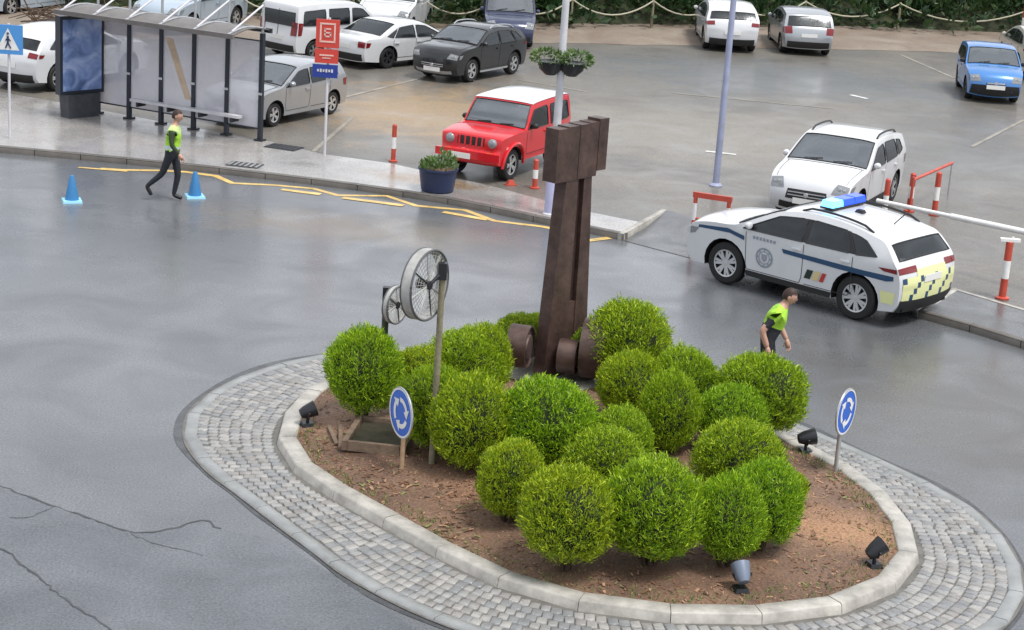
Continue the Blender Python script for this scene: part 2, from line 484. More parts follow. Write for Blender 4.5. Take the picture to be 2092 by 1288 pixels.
def smooth_closed(pts, step):
    """closed Catmull-Rom through 2-D points, resampled at an even step"""
    n = len(pts); fine = []
    for i in range(n):
        p0, p1, p2, p3 = [Vector(pts[(i + k - 1) % n][:2]) for k in range(4)]
        for j in range(16):
            t = j / 16
            fine.append(0.5 * ((2 * p1) + (p2 - p0) * t + (2 * p0 - 5 * p1 + 4 * p2 - p3) * t * t + (3 * p1 - p0 - 3 * p2 + p3) * t ** 3))
    return resample(fine + [fine[0]], step)[:-1]

def smooth_open(pts, sub=8):
    P = [Vector(p) for p in pts]; out = []
    for i in range(len(P) - 1):
        p0, p1, p2, p3 = P[max(i - 1, 0)], P[i], P[i + 1], P[min(i + 2, len(P) - 1)]
        for j in range(sub):
            t = j / sub
            out.append(0.5 * ((2 * p1) + (p2 - p0) * t + (2 * p0 - 5 * p1 + 4 * p2 - p3) * t * t + (3 * p1 - p0 - 3 * p2 + p3) * t ** 3))
    return out + [P[-1]]

def resample(P, step):
    L = [0]
    for a, b in zip(P, P[1:]): L.append(L[-1] + (b - a).length)
    n = max(2, round(L[-1] / step)); out = []; k = 0
    for i in range(n + 1):
        d = L[-1] * i / n
        while k < len(P) - 2 and L[k + 1] < d: k += 1
        t = (d - L[k]) / max(1e-9, L[k + 1] - L[k])
        out.append(P[k].lerp(P[k + 1], min(1, max(0, t))))
    return out

def sheet(name, pts, z, m, kind='structure', parent=None):
    o = mesh(name, [(p[0], p[1], z) for p in pts], [tuple(range(len(pts)))], m, parent)
    if kind and not parent: o['kind'] = kind
    return o

def ribbon(name, pts, width, z, m, parent=None, jitter=0.0):
    P = [Vector(p[:2]) for p in pts]; vs = []; f = []
    for k, p in enumerate(P):
        d = (P[min(k + 1, len(P) - 1)] - P[max(k - 1, 0)]).normalized()
        n = Vector((-d.y, d.x)); w = width / 2 * (1 + random.uniform(-jitter, jitter))
        vs += [(p.x + n.x * w, p.y + n.y * w, z), (p.x - n.x * w, p.y - n.y * w, z)]
    for k in range(len(P) - 1): f.append((2 * k, 2 * k + 1, 2 * k + 3, 2 * k + 2))
    return mesh(name, vs, f, m, parent)

def cdt(poly, step, fn, margin=0.25, holes=()):
    """triangulates a 2-D polygon with inner points; fn maps (a,b) to 3-D"""
    P = [Vector(p[:2]) for p in poly]; n = len(P)
    x0, x1 = min(p.x for p in P), max(p.x for p in P); y0, y1 = min(p.y for p in P), max(p.y for p in P)
    def inside(x, y):
        c = False
        for i in range(n):
            a, b = P[i], P[i - 1]
            if (a.y > y) != (b.y > y) and x < (b.x - a.x) * (y - a.y) / (b.y - a.y) + a.x: c = not c
        return c
    pts = list(P)
    nx = int((x1 - x0) / step) + 1; ny = int((y1 - y0) / step) + 1
    for i in range(1, nx + 1):
        for j in range(1, ny + 1):
            x, y = x0 + (x1 - x0) * i / (nx + 1), y0 + (y1 - y0) * j / (ny + 1)
            if inside(x, y):
                ok = True
                for k in range(n):
                    a, b = P[k - 1], P[k]; d = b - a; L2 = d.length_squared
                    t = max(0, min(1, (Vector((x, y)) - a).dot(d) / L2)) if L2 > 0 else 0
                    if (a + d * t - Vector((x, y))).length < step * margin: ok = False; break
                if ok: pts.append(Vector((x, y)))
    E_ = [(i, (i + 1) % n) for i in range(n)]
    for h in holes:
        o = len(pts); H_ = [Vector(p) for p in h]; pts += H_
        E_ += [(o + i, o + (i + 1) % len(H_)) for i in range(len(H_))]
    vs, _, fs, *_ = delaunay_2d_cdt(pts, E_, [], 1, 1e-6)
    if holes:
        def inh(c):
            for h in holes:
                k = False
                for i in range(len(h)):
                    a, b = h[i], h[i - 1]
                    if (a[1] > c.y) != (b[1] > c.y) and c.x < (b[0] - a[0]) * (c.y - a[1]) / (b[1] - a[1]) + a[0]: k = not k
                if k: return True
            return False
        fs = [q for q in fs if not inh(sum((vs[i] for i in q), Vector((0, 0))) / len(q))]
    return [fn(v.x, v.y) for v in vs], [tuple(q) for q in fs]

# ------------------------------------------------------------------ ground, pavement, car park
ZS = 0.12
kerb_raw = [(-34, 40.6), (-22, 39.3), (-15, 38.6), (-10.9, 38.1), (-8.4, 37.8), (-6.2, 37.45), (-3.8, 36.9), (-1.6, 36.15), (0.4, 34.95), (2.0, 34.0)]
kerb_r_raw = [(6.75, 29.95), (7.5, 29.25), (8.2, 28.45), (9.6, 26.6), (12, 23.2), (16, 16)]
kerb_l = resample(smooth_open([Vector(p) for p in kerb_raw]), 1.0)
kerb_r = resample(smooth_open([Vector(p) for p in kerb_r_raw]), 1.0)
B1, B2 = (2.95, 36.35), (7.66, 31.6)

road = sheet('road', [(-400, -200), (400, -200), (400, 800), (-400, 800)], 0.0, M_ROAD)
slab_front = [tuple(p) for p in kerb_l] + [B1, B2] + [tuple(p) for p in kerb_r]
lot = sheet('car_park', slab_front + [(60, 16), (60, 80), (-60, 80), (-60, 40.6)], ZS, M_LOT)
back_l = [(-34, 47), (-13.0, 44.6), (-11.0, 43.6), (-8.6, 42.2), (-5.6, 40.6), (-4.3, 39.6), (-2.8, 39.1), (-0.6, 37.5), (1.3, 35.75), (2.4, 35.1)]
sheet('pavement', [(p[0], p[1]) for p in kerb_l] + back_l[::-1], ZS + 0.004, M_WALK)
sheet('asphalt_pavement', [(p[0], p[1]) for p in kerb_r] + [(18.2, 17.2), (11.2, 27.0), (8.75, 30.35), (7.66, 31.6)], ZS + 0.004, M_DRIVE)
# ramp of the driveway between the two pavements
A1, A2 = Vector((2.0, 34.0)), Vector((6.75, 29.95)); V1, V2 = Vector(B1), Vector(B2)
vs = []; fs = []
for i in range(9):
    for j in range(7):
        a = A1.lerp(A2, i / 8); b = V1.lerp(V2, i / 8); t = j / 6
        p = a.lerp(b, t); z = 0.008 + (ZS - 0.006) * max(0, (t - 0.45) / 0.55) ** 1.2
        vs.append((p.x, p.y, z))
for i in range(8):
    for j in range(6): fs.append((i * 7 + j, (i + 1) * 7 + j, (i + 1) * 7 + j + 1, i * 7 + j + 1))
drive = mesh('driveway', vs, fs, M_DRIVE, None, 1.0); drive['kind'] = 'structure'
ribbon('edge_kerb', [V2, Vector((8.75, 30.35)), Vector((11.2, 27.0))], 0.1, ZS + 0.010, M_KERB, lot)

def kerbstones(name, path, width, z0, z1, m, closed=False, gap=0.008, inward=1, lean=0.0):
    """stones end to end along a path; one object each, children of a structure"""
    root = empty(name); root['kind'] = 'structure'
    n = len(path); cnt = n if closed else n - 1
    for k in range(cnt):
        if closed:
            a, b = path[k], path[(k + 1) % n]; pa, nb = path[k - 1], path[(k + 2) % n]
        else:
            a, b = path[k], path[k + 1]; pa, nb = path[max(k - 1, 0)], path[min(k + 2, n - 1)]
        da = (b - pa).normalized(); db = (nb - a).normalized(); d = (b - a).normalized()
        na, nb2 = Vector((-da.y, da.x)) * inward, Vector((-db.y, db.x)) * inward
        a2, b2 = a + d * gap, b - d * gap
        dz = random.uniform(-0.004, 0.004)
        q = 0.02
        prof = [(0, z0), (lean, z1 - q), (lean + q, z1), (width - q, z1), (width, z1 - q), (width, z0)]
        vs = [(a2.x + na.x * w, a2.y + na.y * w, z + (dz if z > z0 else 0)) for w, z in prof] + [(b2.x + nb2.x * w, b2.y + nb2.y * w, z + (dz if z > z0 else 0)) for w, z in prof]
        m_ = len(prof)
        fs = [(i, i + 1, m_ + i + 1, m_ + i) for i in range(m_ - 1)] + [tuple(range(m_ - 1, -1, -1)), tuple(range(m_, 2 * m_))]
        mesh('kerb_stone', vs, fs, m, root, 0.9)
    return root

kerbstones('driveway_flank_kerb', [A1.lerp(V1, k / 3) for k in range(4)], 0.13, -0.03, ZS + 0.012, M_KERB)
kerbstones('driveway_edge_kerb', [A2.lerp(V2, k / 2) for k in range(3)], 0.13, -0.03, ZS + 0.012, M_KERB, inward=-1)
kerbstones('street_kerb', [p for p in kerb_l if p.x > -22], 0.16, -0.02, ZS + 0.010, M_KERBD)
kerbstones('pavement_kerb', [p for p in kerb_r if p.y > 20], 0.16, -0.02, ZS + 0.010, M_KERBD)

# worn patch of asphalt in the foreground and its tarred edges
crack1 = smooth_open([(-6.316, 20.297, 0.000), (-5.760, 19.959, 0.000), (-5.011, 19.462, 0.000), (-4.435, 19.130, 0.000), (-4.045, 18.890, 0.000), (-3.694, 18.964, 0.000), (-3.275, 19.348, 0.000), (-3.073, 19.128, 0.000), (-2.444, 18.917, 0.000), (-1.949, 18.401, 0.000), (-1.354, 17.685, 0.000), (-0.744, 16.936, 0.000), (-0.178, 16.251, 0.000)], 4)
patch_o = sheet('road_patch', [(p.x, p.y) for p in crack1] + [(-2, 14.0), (-9, 14.0)], 0.004, M_PATCH)
def crackle(P, amp):
    P = resample([Vector(p[:2]) for p in P], 0.09)
    return [p + Vector((random.uniform(-amp, amp), random.uniform(-amp, amp))) for p in P]
ribbon('tar_joint', crackle(crack1[:29], .018), 0.024, 0.007, M_TAR, patch_o, 0.75)
ribbon('tar_joint', crackle([(-4.045, 18.890, 0.000), (-3.785, 18.621, 0.000), (-3.507, 18.561, 0.000), (-3.159, 18.395, 0.000)], .03), 0.010, 0.007, M_TAR, patch_o, 0.8)
ribbon('tar_joint', crackle([(-5.011, 19.462, 0.000), (-5.182, 19.070, 0.000), (-5.397, 19.061, 0.000)], .02), 0.009, 0.009, M_TAR, patch_o, 0.8)
ribbon('tar_joint', crackle(smooth_open([(-5.722, 18.696, 0.000), (-5.271, 18.236, 0.000), (-4.824, 17.735, 0.000), (-4.522, 17.357, 0.000), (-4.171, 16.946, 0.000), (-3.671, 16.467, 0.000), (-3.086, 15.925, 0.000)], 6), .025), 0.022, 0.008, M_TAR, patch_o, 0.75)
M_GUT = ground_mat('gutter_tar', (0.032, 0.034, 0.036), (0.05, 0.052, 0.055), 2.0, (0.25, 0.5), 0.3)

# ------------------------------------------------------------------ traffic island: setts, kerb, soil
kerb_ctrl = [(-2.494, 24.399, 0.150), (-2.731, 23.704, 0.150), (-2.862, 22.965, 0.150), (-2.894, 22.193, 0.150), (-2.795, 21.579, 0.150), (-2.558, 20.939, 0.150), (-2.192, 20.358, 0.150), (-1.672, 19.761, 0.150), (-1.178, 19.196, 0.150), (-0.709, 18.658, 0.150), (-0.319, 18.240, 0.150), (0.054, 17.923, 0.150), (0.466, 17.648, 0.150), (0.869, 17.498, 0.150), (1.366, 17.378, 0.150), (1.964, 17.355, 0.150), (2.570, 17.426, 0.150), (3.194, 17.605, 0.150), (3.746, 17.904, 0.150), (4.110, 18.229, 0.150), (4.450, 18.662, 0.150), (4.720, 19.233, 0.150), (4.83, 19.7), (4.86, 20.3), (4.78, 21.1), (4.62, 21.7), (4.36, 22.3), (3.9, 23.0), (3.2, 24.0), (2.3, 24.95), (1.2, 25.55), (0.0, 25.75), (-1.1, 25.5), (-1.95, 25.0)]
apron_ctrl = [(-1.32, 26.42), (-2.16, 26.08), (-2.76, 25.66), (-3.32, 25.09), (-3.76, 24.37), (-4.03, 23.61), (-4.14, 22.94), (-4.11, 22.37), (-4.0, 21.8), (-3.8, 21.3), (-3.5, 20.74), (-3.05, 20.11), (-2.45, 19.25), (-2.05, 18.71), (-1.55, 18.02), (-0.75, 17.25), (0.2, 16.65), (1.2, 16.35), (2.3, 16.28), (3.4, 16.5), (4.4, 16.95), (5.2, 17.65), (5.71, 18.5), (5.93, 19.3), (5.99, 20.1), (5.93, 20.8), (5.75, 21.45), (5.41, 22.1), (4.97, 22.75), (4.45, 23.45), (3.85, 24.25), (3.1, 25.1), (2.1, 25.95), (0.9, 26.45), (-0.2, 26.6)]
CEN = Vector((0.95, 21.3))
def polar(ctrl):
    P = smooth_closed(ctrl, 0.05)
    tab = sorted((math.atan2(p.y - CEN.y, p.x - CEN.x), (p - CEN).length) for p in P)
    def r(t):
        t = (t + PI) % (2 * PI) - PI
        import bisect
        k = bisect.bisect(tab, (t, 0)) % len(tab)
        (t0, r0), (t1, r1) = tab[k - 1], tab[k]
        if t1 < t0: t1 += 2 * PI
        tt = t if t >= t0 else t + 2 * PI
        u = 0 if t1 == t0 else max(0, min(1, (tt - t0) / (t1 - t0)))
        return r0 + (r1 - r0) * u
    return r
rk, ra = polar(kerb_ctrl), polar(apron_ctrl)
def P_at(t, r): return CEN + Vector((math.cos(t), math.sin(t))) * r
def ring_pts(fn, n=220): return [P_at(2 * PI * i / n, fn(2 * PI * i / n)) for i in range(n)]

# bed of the setts, slightly dished up to the kerb
NR = 180
vs = []; fs = []
for i in range(NR):
    t = 2 * PI * i / NR
    for k in range(4):
        u = k / 3; r = ra(t) - 0.01 + (rk(t) - 0.1 - ra(t)) * u; p = P_at(t, r)
        vs.append((p.x, p.y, 0.012 + 0.045 * u))
for i in range(NR):
    for k in range(3): fs.append((i * 4 + k, ((i + 1) % NR) * 4 + k, ((i + 1) % NR) * 4 + k + 1, i * 4 + k + 1))
apron = mesh('sett_apron', vs, fs, M_JOINT, None, 0.8); apron['kind'] = 'structure'
# dark gutter round the apron
vs = []; fs = []
for i in range(NR):
    t = 2 * PI * i / NR
    w = 0.06 + 0.04 * math.sin(3 * t) + 0.03 * math.sin(11 * t)
    for r in (ra(t) - 0.02, ra(t) + max(0.03, w)):
        p = P_at(t, r); vs.append((p.x, p.y, 0.005))
for i in range(NR): fs.append((2 * i, 2 * ((i + 1) % NR), 2 * ((i + 1) % NR) + 1, 2 * i + 1))
gut = mesh('gutter', vs, fs, M_GUT); gut['kind'] = 'structure'
# flush concrete strip in stones
strip_path = smooth_closed(ring_pts(ra, 150), 0.85)
kerbstones('apron_edge_strip', strip_path, 0.20, -0.03, 0.040, M_STRIP, True, 0.005, 1, 0.03)
# setts
def apron_z(u): return 0.012 + 0.045 * u
sett_meshes = []
for k in range(8):
    lx, ly = 0.128 + 0.007 * (k % 3), 0.100 + 0.006 * (k % 2)
    b = MB()
    rx, ry = lx / 2, ly / 2
    rnd = lambda: random.uniform(-0.006, 0.006)
    base = [(-rx, -ry), (rx, -ry), (rx, ry), (-rx, ry)]
    lo = [(x + rnd(), y + rnd(), -0.03) for x, y in base]
    mid = [(x, y, 0.006) for x, y, _ in lo]
    top = [(x * 0.86, y * 0.84, 0.015 + rnd() * 0.6) for x, y, _ in lo]
    b.add(lo + mid + top, [(0, 1, 5, 4), (1, 2, 6, 5), (2, 3, 7, 6), (3, 0, 4, 7), (4, 5, 9, 8), (5, 6, 10, 9), (6, 7, 11, 10), (7, 4, 8, 11), (8, 9, 10, 11)])
    o = b.build('sett', M_SETT[k % 4], None, 1.1)
    sett_meshes.append(o.data); bpy.data.objects.remove(o)
slots = []
rows_w = 0.143
for row in range(0, 14):
    t = random.uniform(0, 0.05)
    t0 = t
    while t < t0 + 2 * PI - 0.012:
        ro, ri = ra(t) - 0.21, rk(t) + 0.02
        nrow = max(1, int(round((ro - ri) / rows_w)))
        if row < nrow:
            r = ri + (ro - ri) * (row + 0.5) / nrow
            u = (ra(t) - r) / max(0.1, ra(t) - rk(t))
            p = P_at(t, r)
            slots.append((p.x, p.y, apron_z(u), t, (ro - ri) / nrow / rows_w))
        else: r = ra(t)
        t += 0.114 / r
camp = Vector((0, 0, 8.22))
def visible_frac(p):
    d = Vector(p) - camp
    M = cam.matrix_world.inverted() @ Vector(p)
    return (abs(M.x / -M.z) < 0.285 and abs(M.y / -M.z) < 0.178), d.length
ranked = sorted(slots, key=lambda s: (not visible_frac(s[:3])[0], visible_frac(s[:3])[1]))
stuff_sett = MB()
for k, (x, y, z, t, sc) in enumerate(ranked):
    me = sett_meshes[random.randrange(8)]
    rot = t + random.uniform(-0.05, 0.05)
    zz = z + random.uniform(-0.004, 0.005)
    if k < 300:
        o = bpy.data.objects.new('sett', me); COL.objects.link(o); o.parent = apron
        o.location = (x, y, zz); o.rotation_euler = (random.uniform(-.03, .03), random.uniform(-.03, .03), rot); o.scale = (sc, 1, 1)
    else:
        Mx = T(x, y, zz) @ rotz(rot) @ Matrix.Diagonal((sc, 1, 1, 1))
        stuff_sett.add([Mx @ v.co for v in me.vertices], [tuple(p.vertices) for p in me.polygons], random.randrange(4))
so = stuff_sett.build('further_setts', M_SETT, apron, 1.1); so['kind'] = 'stuff'

kerb_path = smooth_closed(ring_pts(rk, 200), 0.95)
kerbstones('island_kerb', kerb_path, 0.27, -0.05, 0.17, M_KERB, True, 0.004, 1, 0.04)
# soil mound
vs = []; fs = []
rings = 9
for i in range(NR):
    t = 2 * PI * i / NR
    for k in range(rings):
        u = k / (rings - 1); p = P_at(t, (rk(t) - 0.22) * (1 - u))
        z = 0.135 + 0.20 * (1 - (1 - u) ** 1.7) + (0.02 * math.sin(p.x * 5.1 + p.y * 3) * math.sin(p.y * 4.3 - p.x) if 0 < k < rings - 1 else 0)
        vs.append((p.x, p.y, z))
for i in range(NR):
    for k in range(rings - 1): fs.append((i * rings + k, ((i + 1) % NR) * rings + k, ((i + 1) % NR) * rings + k + 1, i * rings + k + 1))
soil = mesh('island_soil', vs, fs, M_SOIL, None, 1.2, weld=True); soil['kind'] = 'structure'
def soil_z(x, y):
    d = Vector((x, y)) - CEN; t = math.atan2(d.y, d.x); R0 = rk(t) - 0.22
    u = max(0, 1 - d.length / R0)
    return 0.135 + 0.20 * (1 - (1 - u) ** 1.7)
# bark chips and leaf litter strewn over the soil
chips = MB()
for k in range(8000):
    t = random.uniform(0, 2 * PI); rr = (rk(t) - 0.3) * math.sqrt(random.random()); p = P_at(t, rr)
    sz_ = random.choice((.5, .6, .7, .8, 1, 1.4)); l, w = random.uniform(0.010, 0.035) * sz_, random.uniform(0.005, 0.013) * sz_; a = random.uniform(0, PI)
    c, s = math.cos(a), math.sin(a); z = soil_z(p.x, p.y) + 0.006; tz = random.uniform(-.012, .018)
    chips.add([(p.x + c * l - s * w, p.y + s * l + c * w, z + tz), (p.x - c * l - s * w, p.y - s * l + c * w, z), (p.x - c * l + s * w, p.y - s * l - c * w, z), (p.x + c * l + s * w, p.y + s * l - c * w, z + tz)], [(0, 1, 2, 3)], random.choice((0, 0, 0, 1, 1, 2, 3)))
chip_m = [mat('bark_chip_a', (0.17, 0.085, 0.045), .8), mat('bark_chip_b', (0.34, 0.20, 0.12), .8), mat('bark_chip_c', (0.07, 0.04, 0.025), .8), mat('dry_grass_blade', (0.17, 0.18, 0.06), .8), mat('weed_blade', (0.08, 0.14, 0.03), .7)]
for k in range(900):      # weeds and dry grass along the kerb and in patches
    t = random.uniform(0, 2 * PI); edge = random.random() < .6
    rr = (rk(t) - 0.3) * (random.uniform(.93, 1.0) if edge else math.sqrt(random.random())); p = P_at(t, rr)
    if not edge and math.sin(p.x * 2.3 + 1) * math.sin(p.y * 1.9) < .25: continue
    for j in range(3):
        a = random.uniform(0, 2 * PI); h_ = random.uniform(.02, .07); z = soil_z(p.x, p.y); q = p + Vector((random.gauss(0, .03), random.gauss(0, .03)))
        chips.add([(q.x - .006, q.y, z - .01), (q.x + .006, q.y, z - .01), (q.x + math.cos(a) * h_ * .6, q.y + math.sin(a) * h_ * .6, z + h_)], [(0, 1, 2)], random.choice((3, 4, 4)))
co = chips.build('bark_litter', chip_m, None, None); tag(co, 'reddish bark chips and litter on the island soil', 'mulch', kind='stuff')

# ------------------------------------------------------------------ road markings
lot_marks = []
def mark(pts, width, z, m, parent, name='painted_line'): return ribbon(name, pts, width, z, m, parent, 0.12)
ZL = ZS + 0.008
# yellow zigzag of the bus stop along the kerb
zig = [(-8.598, 37.206, 0.000), (-8.147, 37.208, 0.000), (-7.385, 37.411, 0.000), (-6.884, 37.428, 0.000), (-6.247, 37.244, 0.000), (-5.802, 36.667, 0.000), (-4.972, 36.745, 0.000), (-4.170, 36.672, 0.000), (-3.624, 36.200, 0.000), (-2.668, 36.453, 0.000), (-2.030, 35.756, 0.000), (-1.059, 35.659, 0.000), (-0.460, 34.908, 0.000), (0.485, 34.693, 0.000), (1.137, 34.321, 0.000)]
mark(zig, 0.15, 0.005, M_YELLOW, road, 'yellow_line')
for a in ([(-4.774, 36.388, 0.000), (-3.964, 36.184, 0.000)], [(-3.506, 36.011, 0.000), (-2.266, 35.684, 0.000)], [(-1.477, 35.362, 0.000), (-0.603, 34.949, 0.000)], [(1.312, 33.787, 0.000), (1.736, 34.138, 0.000)]):
    mark(a, 0.17, 0.009, M_YELLOW, road, 'yellow_line')
mark([(-9.038, 37.159, 0.000), (-8.023, 37.100, 0.000)], 0.09, 0.009, M_YELLOW, road, 'yellow_line')
# short white dashes and worn bay lines in the car park
for a in ([(9.247, 53.057, 0.128), (9.638, 52.537, 0.128)], [(4.264, 42.926, 0.128), (4.958, 42.753, 0.128)]): mark(a, 0.15, ZL, M_WHITE_P, lot, 'white_dash')
for a in ([(-0.251, 51.745, 0.128), (1.641, 50.414, 0.128)], [(4.034, 51.241, 0.128), (8.320, 50.384, 0.128)], [(12.427, 62.637, 0.128), (13.237, 57.879, 0.128)], [(11.145, 45.904, 0.128), (13.627, 50.667, 0.128)], [(10.323, 64.002, 0.128), (12.598, 64.500, 0.128)], [(-4.665, 46.865, 0.128), (-2.932, 50.844, 0.128)], [(-4.553, 39.786, 0.128), (-4.147, 44.214, 0.128)]):
    mark(a, 0.10, ZL, M_FADED, lot, 'worn_line')
# drain covers
def drain(c, w, d, rz, m, parent, z):
    b = MB(); b.box((0, 0, 0), (w, d, 0.008)); o = b.build('drain_cover', M_DARKM, parent, None, (c[0], c[1], z)); o.rotation_euler = (0, 0, rz)
    for k in range(6):
        q = MB(); q.box((-w / 2 + w * (k + .5) / 6, 0, 0.006), (w / 12, d * .8, 0.008)); q.build('grate_bar', m, o, None)
pav = bpy.data.objects['pavement']
drain((-5.228, 40.038, 0.120), .75, .5, R(-20), M_DARKM, pav, ZS + .012)
drain((-5.755, 37.925, 0.120), .7, .45, R(-10), M_STRIP, pav, ZS + .012)

# dirt verge and planted bank behind the car park
verge_f = [(-17.630, 52.079, 0.120), (-14.299, 53.025, 0.120), (-9.694, 55.539, 0.120), (-5.661, 56.234, 0.120), (-1.264, 58.053, 0.120), (0.573, 59.744, 0.120), (3.448, 60.694, 0.120), (7.757, 62.091, 0.120), (11.897, 63.377, 0.120), (17.139, 64.918, 0.120), (20.930, 65.740, 0.120)]
bank_f = [(-20.161, 59.648, 0.120), (-16.062, 59.591, 0.120), (-10.667, 61.026, 0.120), (-6.131, 60.649, 0.120), (-1.387, 62.130, 0.120), (0.573, 63.408, 0.120), (3.633, 64.743, 0.120), (8.325, 67.184, 0.120), (12.864, 68.987, 0.120), (18.357, 69.858, 0.120), (22.494, 70.966, 0.120)]
vp = [Vector(p[:2]) for p in verge_f]; bp_ = [Vector(p[:2]) for p in bank_f]
vp = resample(vp, 1.2); bp_ = resample(bp_, 1.2)
vs = [(p.x, p.y + random.uniform(-.25, .25), ZS + 0.006) for p in vp] + [(p.x, p.y + .3, ZS + 0.18) for p in bp_]
nv, nb = len(vp), len(bp_)
fs = [tuple(range(nv)) + tuple(range(nv + nb - 1, nv - 1, -1))]
ver = mesh('dirt_verge', vs, fs, M_VERGE); ver['kind'] = 'structure'
vs = []; fs = []
NB = len(bp_)
prof = [(-0.3, 0.05), (0.6, 0.5), (2.2, 1.3), (4.5, 2.2), (8, 2.8), (20, 3.0)]
for k, p in enumerate(bp_):
    for dy, z in prof: vs.append((p.x + random.uniform(-.2, .2), p.y + dy, ZS + z + (random.uniform(-.15, .15) if dy > 0 else 0)))
for k in range(NB - 1):
    for j in range(5): fs.append((k * 6 + j, (k + 1) * 6 + j, (k + 1) * 6 + j + 1, k * 6 + j + 1))
bank = mesh('bank', vs, fs, M_BANK, None, 1.2); bank['kind'] = 'structure'
# undergrowth on the bank: one mass of leaves
def leaves(pts, m, name, size, spread_fn, parent=None):
    vs = []; fs = []
    for (c, d) in pts:
        l = size * random.uniform(.6, 1.4); w = l * spread_fn()
        d = d.normalized()
        s = d.cross(Vector((random.uniform(-1, 1), random.uniform(-1, 1), random.uniform(-1, 1)))).normalized()
        up = s.cross(d)
        o = len(vs)
        vs += [c, c + d * l * .45 + s * w + up * l * .06, c + d * l, c + d * l * .45 - s * w + up * l * .06]
        fs.append((o, o + 1, o + 2, o + 3))
    return mesh(name, vs, fs, m, parent, None, weld=None)
pts = []
clumps = []
for k in range(520):
    i = random.random() * (NB - 1.001); p = bp_[int(i)].lerp(bp_[int(i) + 1], i % 1)
    dy = random.uniform(-0.1, 6.5)
    z = ZS + 0.2 + (2.6 * (max(0, dy) / 6) ** .8 if dy < 6 else 2.6)
    clumps.append((Vector((p.x, p.y + dy, z)), random.uniform(.5, 1.3)))
for c, r in clumps:
    for j in range(75):
        n = Vector((random.gauss(0, 1), random.gauss(0, 1) - .3, abs(random.gauss(0, 1)))).normalized()
        pts.append((c + Vector((n.x * r * 1.3, n.y * r, n.z * r * .8)) * random.uniform(.7, 1.05), (n + Vector((random.gauss(0, .5), random.gauss(0, .5), random.gauss(.2, .5))))))
tag(leaves(pts, M_LEAFD, 'bank_undergrowth', 0.34, lambda: random.uniform(.16, .3)), 'dark green undergrowth covering the bank behind the car park', 'undergrowth', kind='stuff')

